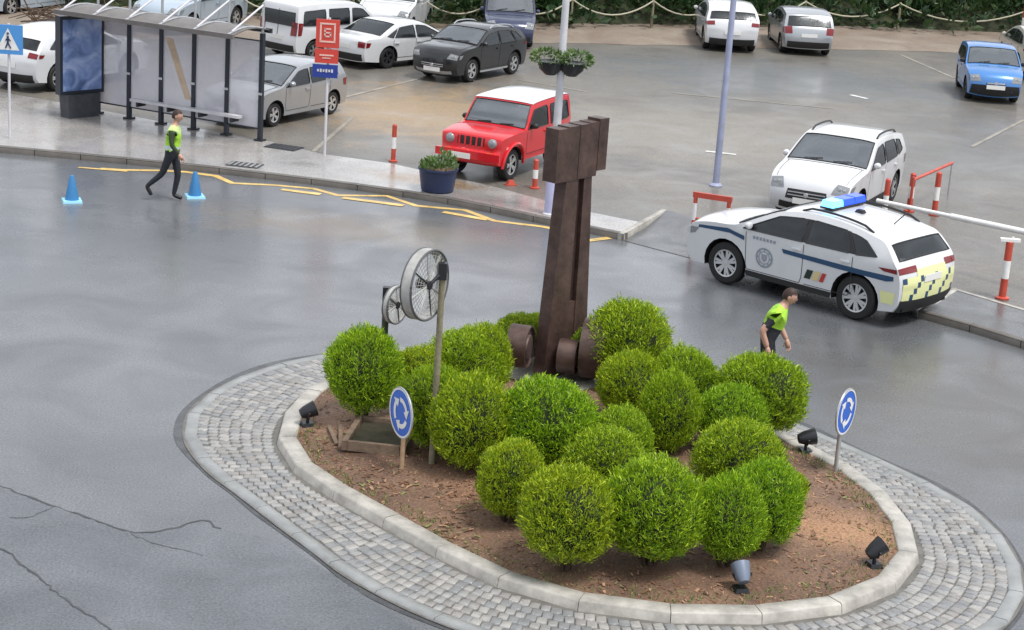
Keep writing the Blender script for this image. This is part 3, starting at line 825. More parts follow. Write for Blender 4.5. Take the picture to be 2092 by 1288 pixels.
# ------------------------------------------------------------------ vehicles
# a profile is the edge of the car's side view from the front foot over the roof to the rear foot: (x, z, bulge across the car)
TYPES = {
 'suv': dict(L=4.61, W=.94, H=1.63, zb=.27, belt=1.08, tum=.24, xf=1.38, xr=-1.33, r=.365, aw=.455,
   prof=[(2.16,.27,.10),(2.26,.42,.14),(2.28,.62,.14),(2.24,.82,.14),(2.12,.96,.10),(1.75,1.05,.06),(1.20,1.11,.05),(.78,1.30,.05),(.32,1.49,.05),(-.25,1.565,.05),(-.95,1.54,.05),(-1.56,1.44,.05),(-1.78,1.36,.05),(-2.02,1.10,.07),(-2.11,.95,.08),(-2.15,.72,.09),(-2.13,.45,.09),(-2.04,.30,.08)],
   cowl=1.17, head=.30, rtop=1.34, rbot=1.10,
   win=[[(1.02,1.09),(.34,1.415),(-.22,1.475),(-.22,1.10)],[(-.29,1.10),(-.29,1.478),(-1.00,1.445),(-1.22,1.11)],[(-1.29,1.11),(-1.07,1.435),(-1.40,1.37),(-1.70,1.15)]],
   doors=[(.95,-.26),(-.26,-1.24)], hl=(.74,.88), tl=(.92,1.04)),
 'hatch': dict(L=4.0, W=.865, H=1.50, zb=.24, belt=.97, tum=.17, xf=1.23, xr=-1.27, r=.31, aw=.385,
   prof=[(1.88,.24,.10),(1.97,.40,.13),(1.98,.56,.14),(1.92,.72,.13),(1.77,.84,.09),(1.40,.93,.06),(1.02,.99,.05),(.62,1.20,.05),(.20,1.40,.05),(-.30,1.46,.04),(-.90,1.45,.04),(-1.50,1.38,.04),(-1.64,1.31,.05),(-1.84,1.00,.07),(-1.92,.85,.08),(-1.97,.65,.08),(-1.96,.42,.08),(-1.89,.27,.07)],
   cowl=.99, head=.20, rtop=1.30, rbot=.98,
   win=[[(.86,.975),(.25,1.32),(-.16,1.365),(-.16,.985)],[(-.24,.985),(-.24,1.37),(-.95,1.345),(-1.04,1.01)],[(-1.12,1.02),(-1.02,1.335),(-1.30,1.29),(-1.46,1.08)]],
   doors=[(.85,-.20),(-.20,-1.08)], hl=(.62,.78), tl=(.74,.96)),
 'jeep': dict(L=3.55, W=.80, H=1.68, zb=.40, belt=1.06, tum=.11, xf=1.12, xr=-1.13, r=.345, aw=.43,
   prof=[(1.66,.40,.03),(1.75,.46,.04),(1.76,.64,.04),(1.68,.70,.04),(1.66,.92,.05),(1.58,1.00,.05),(1.02,1.06,.04),(.64,1.09,.03),(.46,1.32,.03),(.28,1.55,.03),(.12,1.61,.03),(-.80,1.64,.03),(-1.50,1.62,.03),(-1.63,1.54,.03),(-1.70,1.05,.03),(-1.73,.60,.03),(-1.70,.42,.03)],
   cowl=.66, head=.27, rtop=1.46, rbot=1.08,
   win=[[(.56,1.08),(.24,1.48),(-.42,1.52),(-.42,1.08)],[(-.56,1.08),(-.56,1.52),(-1.48,1.50),(-1.54,1.10)]],
   doors=[(.58,-.48)], hl=(.74,.90), tl=(.62,.80)),
 'sedan': dict(L=4.9, W=.93, H=1.46, zb=.22, belt=.93, tum=.20, xf=1.52, xr=-1.45, r=.34, aw=.41,
   prof=[(2.36,.22,.10),(2.42,.42,.14),(2.40,.60,.14),(2.28,.74,.10),(1.90,.84,.06),(1.12,.93,.05),(.58,1.16,.05),(.10,1.36,.05),(-.50,1.41,.04),(-1.02,1.35,.05),(-1.45,1.17,.05),(-1.82,1.00,.05),(-2.20,.98,.05),(-2.37,.94,.07),(-2.42,.80,.09),(-2.44,.50,.09),(-2.37,.27,.08)],
   cowl=1.08, head=.12, rtop=1.34, rbot=1.02,
   win=[[(.88,.945),(.16,1.28),(-.26,1.33),(-.26,.95)],[(-.34,.95),(-.34,1.33),(-.98,1.28),(-1.24,.98)],[(-1.30,.98),(-1.04,1.26),(-1.56,1.03)]],
   doors=[(.95,-.30),(-.30,-1.28)], hl=(.58,.72), tl=(.70,.88)),
 'van': dict(L=4.2, W=.91, H=1.81, zb=.25, belt=1.10, tum=.10, xf=1.32, xr=-1.37, r=.32, aw=.395,
   prof=[(1.99,.25,.10),(2.08,.43,.14),(2.07,.68,.14),(1.95,.86,.10),(1.52,1.00,.06),(1.18,1.09,.05),(.74,1.46,.05),(.46,1.67,.05),(.00,1.75,.04),(-1.20,1.77,.03),(-1.86,1.73,.03),(-2.00,1.62,.03),(-2.06,1.00,.03),(-2.09,.60,.05),(-2.08,.42,.05),(-2.03,.28,.05)],
   cowl=1.14, head=.50, rtop=1.52, rbot=1.08,
   win=[[(1.02,1.12),(.52,1.56),(.10,1.60),(.10,1.10)],[(-.02,1.10),(-.02,1.60),(-.84,1.60),(-.84,1.10)],[(-.98,1.10),(-.98,1.60),(-1.80,1.56),(-1.86,1.12)]],
   doors=[(1.02,.04),(.04,-.92)], hl=(.70,.88), tl=(.80,1.22)),
}
_wheel_cache = {}

class Car:
    def __init__(s, kind, name, loc, heading, label, pm, scale=(1, 1, 1), group=None, cat='car'):
        d = TYPES[kind]; s.d = d
        s.sx, s.sy, s.sz = scale
        s.L = d['L'] * s.sx; s.W = d['W'] * s.sy; s.H = d['H'] * s.sz; s.belt = d['belt'] * s.sz; s.zb = d['zb'] * s.sz
        s.root = empty(name, loc, R(heading), label, cat, group)
        s.pm = pm
        pr = [Vector((x * s.sx, z * s.sz, c)) for x, z, c in d['prof']]
        s.prof = smooth_open(pr, 4)
    def Y(s, x, z):
        t = min(1.0, abs(x) / (s.L / 2))
        y = s.W * (1 - 0.085 * t ** 5)
        if z > s.belt: y *= 1 - s.d['tum'] * ((z - s.belt) / (s.H - s.belt)) ** 1.25
        else:
            q = (s.belt - z) / (s.belt - s.zb); y *= 1 - 0.055 * q ** 2 - 0.012 * math.sin(min(1, q) * PI)
        return y
    def S(s, u, v, eps=0.0):
        """point of the top strip: u index along the profile, v across (-1..1)"""
        P = s.prof; k = max(0, min(len(P) - 2, int(u))); t = u - k
        p = P[k].lerp(P[k + 1], t)
        a, b = P[max(0, k - 1)], P[min(len(P) - 1, k + 2)]
        d = Vector((b.x - a.x, b.y - a.y)).normalized(); n = Vector((d.y, -d.x))
        if n.dot(Vector((p.x, p.y - s.H * .42))) < 0: n = -n
        c = p.z * (1 - abs(v) ** 4) if p.z < .09 else p.z * (1 - abs(v) ** 2.6)
        y = v * s.Y(p.x, p.y)
        q = Vector((p.x, y, p.y)) + Vector((n.x, 0, n.y)) * (c + eps)
        if abs(v) > .9: q.y += eps * (1 if v > 0 else -1)
        return q
    def u_at(s, where, val):
        P = s.prof; n = len(P)
        if where == 't':
            rng = [k for k in range(n - 1) if P[k].y > s.belt * .8]
            for k in rng:
                if P[k].x >= val >= P[k + 1].x: return k + (P[k].x - val) / max(1e-6, P[k].x - P[k + 1].x)
            return rng[-1]
        if where == 'f':
            for k in range(n - 1):
                if P[k].y <= val <= P[k + 1].y: return k + (val - P[k].y) / max(1e-6, P[k + 1].y - P[k].y)
            return 0
        for k in range(n - 2, 0, -1):
            if P[k].y >= val >= P[k + 1].y: return k + (P[k].y - val) / max(1e-6, P[k].y - P[k + 1].y)
        return n - 1.001
    def strip(s, name, u0, u1, va, vb, m, eps=.006, nu=8, nv=10, parent=None, mb=None, build=True):
        """patch on the top strip; va/vb = v limits at u0 and u1"""
        b = mb or MB(); vs = []; fs = []
        for i in range(nu + 1):
            a = i / nu; u = u0 + (u1 - u0) * a; v0 = va[0] + (va[1] - va[0]) * a; v1 = vb[0] + (vb[1] - vb[0]) * a
            for j in range(nv + 1): vs.append(s.S(u, v0 + (v1 - v0) * j / nv, eps))
        for i in range(nu):
            for j in range(nv): fs.append((i * (nv + 1) + j, (i + 1) * (nv + 1) + j, (i + 1) * (nv + 1) + j + 1, i * (nv + 1) + j + 1))
        b.add(vs, fs)
        return b.build(name, m, parent or s.root, 1.0) if build else b
    def side(s, name, poly, sgn, m, eps=.006, step=.14, parent=None, mb=None, build=True, scaled=True):
        b = mb or MB()
        if scaled: poly = [(x * s.sx, z * s.sz) for x, z in poly]
        vs, fs = cdt(poly, step, lambda x, z: Vector((x, sgn * (s.Y(x, z) + eps), z)))
        b.add(vs, fs)
        return b.build(name, m, parent or s.root, 1.0) if build else b
    def line(s, name, pts, sgn, m, w=.012, eps=.004, parent=None, mb=None, build=True):
        """thin strip following the side"""
        b = mb or MB(); P = resample([Vector((x * s.sx, z * s.sz)) for x, z in pts], .1); vs = []; fs = []
        for k, p in enumerate(P):
            d = (P[min(k + 1, len(P) - 1)] - P[max(k - 1, 0)]).normalized(); n = Vector((-d.y, d.x)) * w / 2
            for q in (p + n, p - n): vs.append((q.x, sgn * (s.Y(q.x, q.y) + eps), q.y))
        for k in range(len(P) - 1): fs.append((2 * k, 2 * k + 1, 2 * k + 3, 2 * k + 2))
        b.add(vs, fs)
        return b.build(name, m, parent or s.root, None) if build else b
    def body(s):
        d = s.d; b = MB(); P = s.prof; n = len(P); NV = 14
        vs = []; fs = []
        for k in range(n):
            pass
        VL = sorted({round(math.copysign(abs(-1 + 2 * j / NV) ** .75, -1 + 2 * j / NV), 4) for j in range(NV + 1)} | {-.92, .92, -.87, .87})
        w0, w1, q0, q1 = s.openings()
        UL = sorted(set(range(n)) | {w0, w1, q0, q1})
        for u in UL:
            for v in VL: vs.append(s.S(u, v))
        m_ = len(VL)
        for k in range(len(UL) - 1):
            um = (UL[k] + UL[k + 1]) / 2
            for j in range(m_ - 1):
                vm = abs(VL[j] + VL[j + 1]) / 2
                if (w0 < um < w1 and vm < .92) or (q0 < um < q1 and vm < .87): continue
                fs.append((k * m_ + j, (k + 1) * m_ + j, (k + 1) * m_ + j + 1, k * m_ + j + 1))
        b.add(vs, fs)
        poly = [(p.x, p.y) for p in P]
        aw = d['aw'] * s.sz; zc = d['r'] * s.sz
        def arch(cx):
            out = []
            a0 = math.asin(max(-1, min(1, (s.zb - zc) / aw)))
            for k in range(13):
                a = a0 + (PI - 2 * a0) * k / 12
                out.append((cx - aw * math.cos(a), zc + aw * math.sin(a)))
            return out
        poly += arch(d['xr'] * s.sx) + arch(d['xf'] * s.sx)
        holes = [[(x * s.sx, z * s.sz) for x, z in w] for w in d['win']]
        for sg in (-1, 1):
            v2, f2 = cdt(poly, .13, lambda x, z: Vector((x, sg * s.Y(x, z), z)), holes=holes)
            b.add(v2, f2)
        s.bodyo = b.build('body', s.pm, s.root, 0.55, weld=True)
        u = MB(); wi = s.W - .26
        u.box((0, 0, (s.zb + .62 * s.sz) / 2 + .02), (s.L * .93, wi * 2, .62 * s.sz - s.zb))
        u.build('underbody', M_UNDER, s.root, None)
        for cx in (d['xf'], d['xr']):
            for sg in (-1, 1):
                ar = MB()
                pts = arch(cx * s.sx); vs = []; fs = []
                for x, z in pts: vs += [(x, sg * (s.Y(x, z) - .004), z), (x, sg * (s.Y(x, z) - .27), z)]
                for k in range(len(pts) - 1): fs.append((2 * k, 2 * k + 2, 2 * k + 3, 2 * k + 1))
                ar.add(vs, fs)
                ar.build('wheel_arch', M_UNDER, s.root, None)
        s.cabin()
    def openings(s):
        d = s.d
        return (s.u_at('t', d['cowl'] * s.sx) + .1, s.u_at('t', d['head'] * s.sx) - .2, s.u_at('r', d['rtop'] * s.sz) + .1, s.u_at('r', d['rbot'] * s.sz) - .1)
    def cabin(s):
        """dark dashboard, seats and shelf that show through the glass"""
        d = s.d; bz = s.belt; xc = d['cowl'] * s.sx
        b = MB(); b.box((xc - .32, 0, bz - .13), (.62, s.W * 1.7, .16)); b.build('dashboard', M_TRIM, s.root, .5)
        xs = [xc - 1.22, xc - 2.05]
        for k, x in enumerate(xs):
            if x < d['rbot'] * 0 - s.L / 2 + .75: continue
            for y in ((-.38, .38) if k == 0 else (-.42, 0, .42)):
                b = MB(); b.box((x + .22, y, .62 * s.sz), (.5, .46, .18)); b.box((x - .05, y, bz - .17), (.16, .46, .62), 0, 0, .86); b.box((x - .09, y, bz + .20), (.10, .24, .16), 0, 0, .85)
                b.build('seat', M_SEAT, s.root, .5, weld=None)
        b = MB(); pts = [(xc - .72 + .06 * math.sin(a), .38 + .18 * math.cos(a), bz - .02 + .17 * math.sin(a)) for a in [2 * PI * k / 14 for k in range(15)]]; b.path(pts, .014, 5); b.build('steering_wheel', M_TRIM, s.root, .9)
    def wheels(s, rim=None, spokes=5, scale=1.0):
        d = s.d; r = d['r'] * s.sz * scale; rim = rim or M_RIM
        key = (round(r, 3), rim.name, spokes)
        if key not in _wheel_cache:
            hw = .105
            t = MB(); Mx = Matrix.Rotation(-PI / 2, 4, 'X')
            t.lathe([(r * .62, -hw * .8), (r * .66, -hw), (r * .90, -hw), (r * .985, -hw * .72), (r, 0), (r * .985, hw * .72), (r * .90, hw), (r * .66, hw), (r * .62, hw * .8)], 28, Mx)
            to = t.build('tyre', M_TYRE, None, .7)
            q = MB()
            q.lathe([(r * .63, -hw * .8), (r * .64, hw * .9), (r * .575, hw * .86), (r * .56, hw * .3), (.02, hw * .2)], 28, Mx, 0)
            q.lathe([(0.001, hw * .82), (r * .13, hw * .8), (r * .15, hw * .3)], 14, Mx, 1)
            for k in range(spokes):
                a = 2 * PI * k / spokes
                for o in (-.16, .16):
                    c, sn = math.cos(a + o), math.sin(a + o); c0, s0 = math.cos(a), math.sin(a)
                    p0 = Vector((c0 * r * .08, hw * .78, s0 * r * .08)); p1 = Vector((c * r * .60, hw * .84, s * r * .60)) if False else Vector((c * r * .60, hw * .84, sn * r * .60))
                    w = Vector((-sn, 0, c)) * r * .062
                    q.add([p0 - w, p0 + w, p1 + w, p1 - w, p0 - w - Vector((0, .03, 0)), p0 + w - Vector((0, .03, 0)), p1 + w - Vector((0, .03, 0)), p1 - w - Vector((0, .03, 0))], [(0, 1, 2, 3), (0, 4, 5, 1), (1, 5, 6, 2), (2, 6, 7, 3), (3, 7, 4, 0)], 1)
            ro = q.build('rim', [M_RIMD, rim], None, .6)
            ro.data.polygons.foreach_set('material_index', [1 if (i < 56) else m_ for i, m_ in enumerate(q.m)])
            _wheel_cache[key] = (to.data, ro.data); bpy.data.objects.remove(to); bpy.data.objects.remove(ro)
        tm, rm = _wheel_cache[key]
        for cx in (d['xf'], d['xr']):
            for sg in (1, -1):
                w = link('wheel', None, s.root, (cx * s.sx, sg * (s.Y(cx * s.sx, r) - .115), r)); w.empty_display_size = .1
                if sg < 0: w.rotation_euler = (0, 0, PI)
                link('tyre', tm, w); link('rim', rm, w)
    def glass(s, front=None, sidem=None, rear=None, quarter=True):
        d = s.d
        w0, w1, q0, q1 = s.openings(); u0 = w0 - .1
        s.strip('windscreen', w0, w1, (-.92, -.92), (.92, .92), front or M_WGLASS, .004)
        q = MB(); q.path([s.S(w0 + .02, -.92 + 1.84 * j / 12, .006) for j in range(13)] + [s.S(w0 + (w1 - w0) * j / 6, .92, .006) for j in range(1, 7)] + [s.S(w1, .92 - 1.84 * j / 12, .006) for j in range(1, 13)] + [s.S(w1 + (w0 - w1) * j / 6, -.92, .006) for j in range(1, 7)], .014, 5); q.build('windscreen_seal', M_BLACKP, s.root, None)
        for v0 in (-.55, .15):
            w = MB(); a = s.S(u0 + .25, v0, .02); b = s.S(u0 + 1.0, v0 + .42, .02); w.tube(a, b, .009, n=5)
            w.build('wiper', M_BLACKP, s.root, None)
        s.strip('rear_window', q0, q1, (-.87, -.87), (.87, .87), rear or M_CGLASS, .004)
        q = MB(); q.path([s.S(q0, -.87 + 1.74 * j / 12, .006) for j in range(13)] + [s.S(q1, .87 - 1.74 * j / 12, .006) for j in range(13)] + [s.S(q0, -.87, .006)], .013, 5); q.build('rear_window_seal', M_BLACKP, s.root, None)
        for k, p in enumerate(d['win']):
            if not quarter and k == 2: continue
            for sg in (1, -1):
                gw = s.side('side_window', p, sg, sidem or M_CGLASS, .003, .12)
                q = MB(); P_ = resample([Vector((x * s.sx, z * s.sz)) for x, z in p + [p[0]]], .12); q.path([(v.x, sg * (s.Y(v.x, v.y) + .004), v.y) for v in P_], .011, 4); q.build('window_seal', M_BLACKP, gw, None)
    def doors(s):
        d = s.d
        for sg in (1, -1):
            for k, (a, b) in enumerate(d['doors']):
                zt = d['belt'] * .985; zl = d['zb'] + .12
                q = MB()
                s.line('', [(b, zt), (b + .01, zl + .1), (b + .05, zl)], sg, None, mb=q, build=False)
                s.line('', [(b + .05, zl), (a - .05, zl)], sg, None, mb=q, build=False)
                if k == 0: s.line('', [(a, zt - .02), (a - .02, zl + .1), (a - .05, zl)], sg, None, mb=q, build=False)
                q.build('door_seam', M_SEAM, s.root, None)
                h = MB(); hx, hz = (b + .14) * s.sx, (d['belt'] - .12) * s.sz
                y = sg * (s.Y(hx, hz) + .018); h.box((hx, y, hz), (.17, .025, .03)); h.build('door_handle', s.pm, s.root, None)
    def mirrors(s, m=None):
        d = s.d
        for sg in (1, -1):
            x, z = (d['win'][0][0][0] - .16) * s.sx, (d['belt'] + .09) * s.sz
            b = MB(); y = s.Y(x, z)
            b.lathe([(.001, -.085), (.055, -.075), (.082, -.03), (.085, .04), (.06, .06), (.001, .06)], 12, T(x, sg * (y + .085), z) @ Matrix.Diagonal((.7, .85, .72, 1)) @ Matrix.Rotation(-PI / 2, 4, 'Y'))
            b.tube((x + .02, sg * (y - .01), z - .05), (x, sg * (y + .06), z - .03), .02, n=6)
            b.build('wing_mirror', m or s.pm, s.root, .8)
    def lamps(s, hv=(.60, .97), tv=(.70, .985), hside=.22, tside=.20, hz=None, tz=None, hm=None):
        d = s.d; hz = hz or d['hl']; tz = tz or d['tl']
        for sg in (1, -1):
            b = MB(); a0, a1 = s.u_at('f', hz[0] * s.sz), s.u_at('f', hz[1] * s.sz)
            va = (sg * hv[0], sg * (hv[0] + .08)); vb = (sg * hv[1], sg * hv[1])
            s.strip('', a0, a1, va, vb, None, .006, 4, 6, mb=b, build=False)
            xf = min(s.prof[int(a0)].x, s.prof[int(a1)].x) / s.sx
            if hside: s.side('', [(xf - .01, hz[0] + .01), (xf - .02, hz[1]), (xf - hside, hz[1] + .015), (xf - hside * .6, hz[0] + .05)], sg, None, .007, .1, mb=b, build=False)
            hl_ = b.build('headlight', hm or M_LAMP, s.root, 1.0)
            for vv, rr in ((.30, .055), (.68, .042)):
                p = s.S((a0 + a1) / 2, sg * (hv[0] + .06 + (hv[1] - hv[0] - .06) * vv), .004); q = MB()
                q.lathe([(.001, .016), (rr * .55, .017), (rr * .8, .010), (rr, .012), (rr * 1.08, -.01)], 14, T(*p) @ Matrix.Rotation(PI / 2, 4, 'Y') @ Matrix.Diagonal((.85, 1, 1, 1))); q.build('reflector', M_GALV, hl_, .8)
            b = MB(); a0, a1 = s.u_at('r', tz[1] * s.sz), s.u_at('r', tz[0] * s.sz)
            s.strip('', a0, a1, (sg * tv[0], sg * tv[0]), (sg * tv[1], sg * tv[1]), None, .007, 4, 5, mb=b, build=False)
            xr = max(s.prof[min(len(s.prof) - 1, int(a0) + 1)].x, s.prof[int(a1)].x) / s.sx
            if tside: s.side('', [(xr + .01, tz[0] + .01), (xr + .02, tz[1] - .005), (xr + tside, tz[1] - .02), (xr + tside * .7, tz[0] + .02)], sg, None, .008, .1, mb=b, build=False)
            b.build('tail_light', M_TAIL, s.root, 1.0)
    def front(s, grille=(.48, .62), gv=.55, lower=(.30, .42), lv=.75, plate=.46, gm=None):
        a, b = s.u_at('f', grille[0] * s.sz), s.u_at('f', grille[1] * s.sz)
        g = s.strip('grille', a, b, (-gv, -gv * .9), (gv, gv * .9), gm or M_BLACKP, .006, 4, 10)
        bars = MB()
        for k in (1, 2):
            u = a + (b - a) * k / 3
            bars.path([s.S(u, v, .012) for v in [-gv * .88 + gv * 1.76 * j / 10 for j in range(11)]], .012, 5)
        bars.build('grille_bar', M_GALV, g, None)
        em = MB(); c = s.S((a + b) / 2, 0, .015); em.lathe([(.001, .012), (.045, .010), (.05, 0)], 14, T(*c) @ Matrix.Rotation(PI / 2, 4, 'Y')); em.build('badge', M_GALV, g, .8)
        a, b = s.u_at('f', lower[0] * s.sz), s.u_at('f', lower[1] * s.sz)
        s.strip('lower_grille', a, b, (-lv, -lv * .95), (lv, lv * .95), M_BLACKP, .006, 3, 10)
        u = s.u_at('f', plate * s.sz); c = s.S(u, 0, .02); p = MB(); p.box(c, (.012, .52, .115)); p.build('number_plate', M_PLATE, s.root, None)
    def rear(s, plate=.70, bumper=(.30, .50), bv=.9, bm=None):
        a, b = s.u_at('r', bumper[1] * s.sz), s.u_at('r', bumper[0] * s.sz)
        s.strip('rear_bumper', a, b, (-bv, -bv), (bv, bv), bm or M_BLACKP, .006, 4, 12)
        u = s.u_at('r', plate * s.sz); c = s.S(u, 0, .018); p = MB(); p.box(c, (.012, .52, .115)); p.build('number_plate', M_PLATE, s.root, None)
    def sills(s, m=None, h=.13):
        d = s.d
        for sg in (1, -1):
            s.side('sill_trim', [(d['xf'] - d['aw'] - .02, d['zb']), (d['xf'] - d['aw'] + .0, d['zb'] + h), (d['xr'] + d['aw'], d['zb'] + h), (d['xr'] + d['aw'] + .02, d['zb'])], sg, m or M_BLACKP, .008, .2)
    def rails(s, m=None, x0=.1, x1=-1.4):
        for sg in (1, -1):
            b = MB(); pts = []
            for k in range(9):
                x = (x0 + (x1 - x0) * k / 8) * s.sx; p = s.S(s.u_at('t', x), sg * .90, .0); pts.append((p.x, p.y, p.z + (.05 if 0 < k < 8 else .0)))
            b.path(pts, .02, 6); b.build('roof_rail', m or M_BLACKP, s.root, .8)
    def std(s, rim=None, spokes=5, front=True, rear=True, **k):
        s.body(); s.wheels(rim, spokes); s.glass(**k); s.doors(); s.mirrors(); s.lamps()
        if front: s.front()
        if rear: s.rear()
        # fine outlines of bonnet and tailgate
        b = MB()
        u = s.u_at('t', s.d['cowl'] * s.sx + .06)
        b.path([s.S(u, -.9 + 1.8 * j / 12, .003) for j in range(13)], .006, 4)
        for sg in (-1, 1):
            uf = s.u_at('f', s.d['hl'][1] * s.sz) + .6
            b.path([s.S(uf + (u - uf) * j / 6, sg * .86, .003) for j in range(7)], .005, 4)
        b.build('bonnet_seam', M_SEAM, s.root, None)
        return s

def vpt(c, h, w): return c

# --- police car: white, dark blue stripes, blue light bar, yellow chequered tail
POL = (5.21, 31.06, 0.0)
c = Car('suv', 'police_car', POL, 138.3, 'white police car with blue light bar and navy side stripes', P_WHITE, (.975, 1, 1.0), cat='police car')
c.body(); c.wheels(M_RIM, 7, 1.03); c.glass(rear=M_CGLASS, sidem=car_glass('police_side_glass', (0.06, 0.07, 0.075), 0.02)); c.doors(); c.mirrors(); c.lamps(tv=(.50, .985), tside=.36, tz=(.93, 1.02)); c.front(); c.sills(M_BLACKP, .10)
M_STRIPE = mat('police_stripe_blue', (0.012, 0.055, 0.13), .3, coat=.5)
M_YREF = mat('police_reflective_yellow', (0.70, 0.72, 0.36), .35)
M_CREST = mat('police_crest_print', (0.26, 0.29, 0.34), .4)
for sg in (1, -1):
    for p_ in ([(-.20, 1.10), (-.20, 1.474), (-.31, 1.478), (-.31, 1.10)], [(-1.20, 1.11), (-.99, 1.445), (-1.08, 1.44), (-1.30, 1.11)]): c.side('pillar_trim', p_, sg, M_BLACKP, .005)
    c.side('side_stripe', [(2.00, .95), (2.02, .90), (1.30, .945), (.98, .88), (.98, .955), (1.35, 1.02)], sg, M_STRIPE, .009)
    c.side('side_stripe', [(.18, .90), (.14, .83), (-1.0, .80), (-1.90, .79), (-2.03, .82), (-2.03, .89), (-1.4, .885), (-.5, .895)], sg, M_STRIPE, .009)
    # round crest on the front door, made of rings and a shield
    q = MB()
    cx, cz = .52, .66
    def ringp(r0, r1):
        vs = []; fs = []
        for k in range(20):
            a = 2 * PI * k / 20
            for r in (r0, r1):
                x, z = cx + r * math.cos(a), cz + r * math.sin(a); vs.append((x, sg * (c.Y(x, z) + .010), z))
        for k in range(20): fs.append((2 * k, 2 * ((k + 1) % 20), 2 * ((k + 1) % 20) + 1, 2 * k + 1))
        return vs, fs
    q.add(*ringp(.145, .175)); q.add(*ringp(.10, .115))
    for k in range(8):
        a = 2 * PI * k / 8
        q.add([(cx + r * math.cos(a + o), sg * (c.Y(cx, cz) + .011), cz + r * math.sin(a + o)) for r, o in ((.118, -.12), (.142, -.1), (.142, .1), (.118, .12))], [(0, 1, 2, 3)])
    q.add([(cx + x, sg * (c.Y(cx, cz) + .012), cz + z) for x, z in ((-.055, .06), (.055, .06), (.055, -.02), (0, -.075), (-.055, -.02))], [(0, 1, 2, 3, 4)])
    for k in range(7):
        x = cx - .21 + .07 * k; z = .95; q.add([(x + a_, sg * (c.Y(x, z) + .010), z + b_) for a_, b_ in ((0, 0), (.045, 0), (.045, .05), (0, .05))], [(0, 1, 2, 3)])
    q.build('door_crest', M_CREST, c.root, None)
    fl = MB()
    for k, (w0, w1) in enumerate(((-.30, -.42), (-.45, -.57), (-.60, -.68))):
        s_ = .06; fl.add([(x + o, sg * (c.Y(x, z) + .010), z) for x, z, o in ((w0, .50, 0), (w1, .50, 0), (w1, .66, -s_), (w0, .66, -s_))], [(0, 1, 2, 3)], k)
    fl.build('door_flash', [mat('flash_dark_green', (.015, .03, .02), .4), mat('flash_cream', (.62, .50, .25), .4), mat('flash_red', (.45, .04, .035), .4)], c.root, None)
    c.side('tail_corner_band', [(-1.83, .42), (-1.80, .62), (-2.08, .62), (-2.06, .42)], sg, M_YREF, .006)
# chequered yellow and dark tailgate and bumper
yb = MB(); db = MB()
for row, (z0, z1) in enumerate(((.96, 1.06), (.86, .96), (.77, .86), (.68, .77), (.59, .68), (.50, .59))):
    if row == 0: continue
    for k in range(18):
        v0 = -.92 + 1.84 * k / 18; v1 = v0 + 1.84 / 18
        a, b_ = c.u_at('r', z1), c.u_at('r', z0)
        dk = (k * 2 + row * 3) % 5 == 0 and row > 1
        if abs((v0 + v1) / 2) > .48 and row in (1, 0): continue
        if dk: c.strip('dark_check', a, b_, (v0, v0), (v1, v1), M_STRIPE, .0065, 2, 2)
        else: c.strip('', a, b_, (v0, v0), (v1, v1), None, .0055, 2, 2, mb=yb, build=False)
yb.build('tailgate_yellow_panel', M_YREF, c.root, 1.0, weld=True)
c.rear(.80, (.29, .50), .95, M_BLACKP)
c.rails(M_BLACKP, .0, -1.45)
# light bar across the roof
px = -.34
zt = c.S(c.u_at('t', px), 0).z
lb = MB(); lb.box((px, 0, zt + .035), (.26, 1.02, .035)); lbo = lb.build('light_bar_base', M_BLACKP, c.root, None)
for k in (-.42, .42):
    b = MB(); b.box((px, k, zt + .005), (.10, .05, .06)); b.build('light_bar_foot', M_BLACKP, lbo, None)
M_BLUEL = mat('blue_beacon_lens', (0.01, 0.03, 0.55), .1, emit=((0.02, 0.07, 1.0), 1.3))
M_BLUEL2 = mat('lit_blue_beacon_lens', (0.10, 0.45, 0.85), .1, emit=((0.10, 0.46, 1.0), 2.6))
for y0, y1, m_ in ((-.51, -.18, M_BLUEL), (-.17, .17, M_BLUEL), (.18, .51, M_BLUEL2)):
    b = MB(); b.box((px, (y0 + y1) / 2, zt + .105), (.24, y1 - y0, .11), 0, 0, .88); b.build('beacon_lens', m_, lbo, .5)
b = MB(); b.box((-.75, .1, c.S(c.u_at('t', -.75), .1).z + .03), (.16, .12, .05), 0, 0, .7); b.path([(-1.35, .0, c.S(c.u_at('t', -1.35), 0).z), (-1.55, 0, c.S(c.u_at('t', -1.35), 0).z + .22)], .01, 5); b.build('aerial', M_BLACKP, c.root, None)

ZP = ZS + .001
# --- white hatchback with roof rails behind the police car
c = Car('hatch', 'white_hatchback', (6.55, 37.8, ZP), 244, 'white hatchback with black roof rails facing the police car', P_WHITE, (1.02, 1.03, 1.04), cat='car')
c.std(M_RIM, 5); c.rails(M_BLACKP, .0, -1.35); c.sills(M_BLACKP, .12)
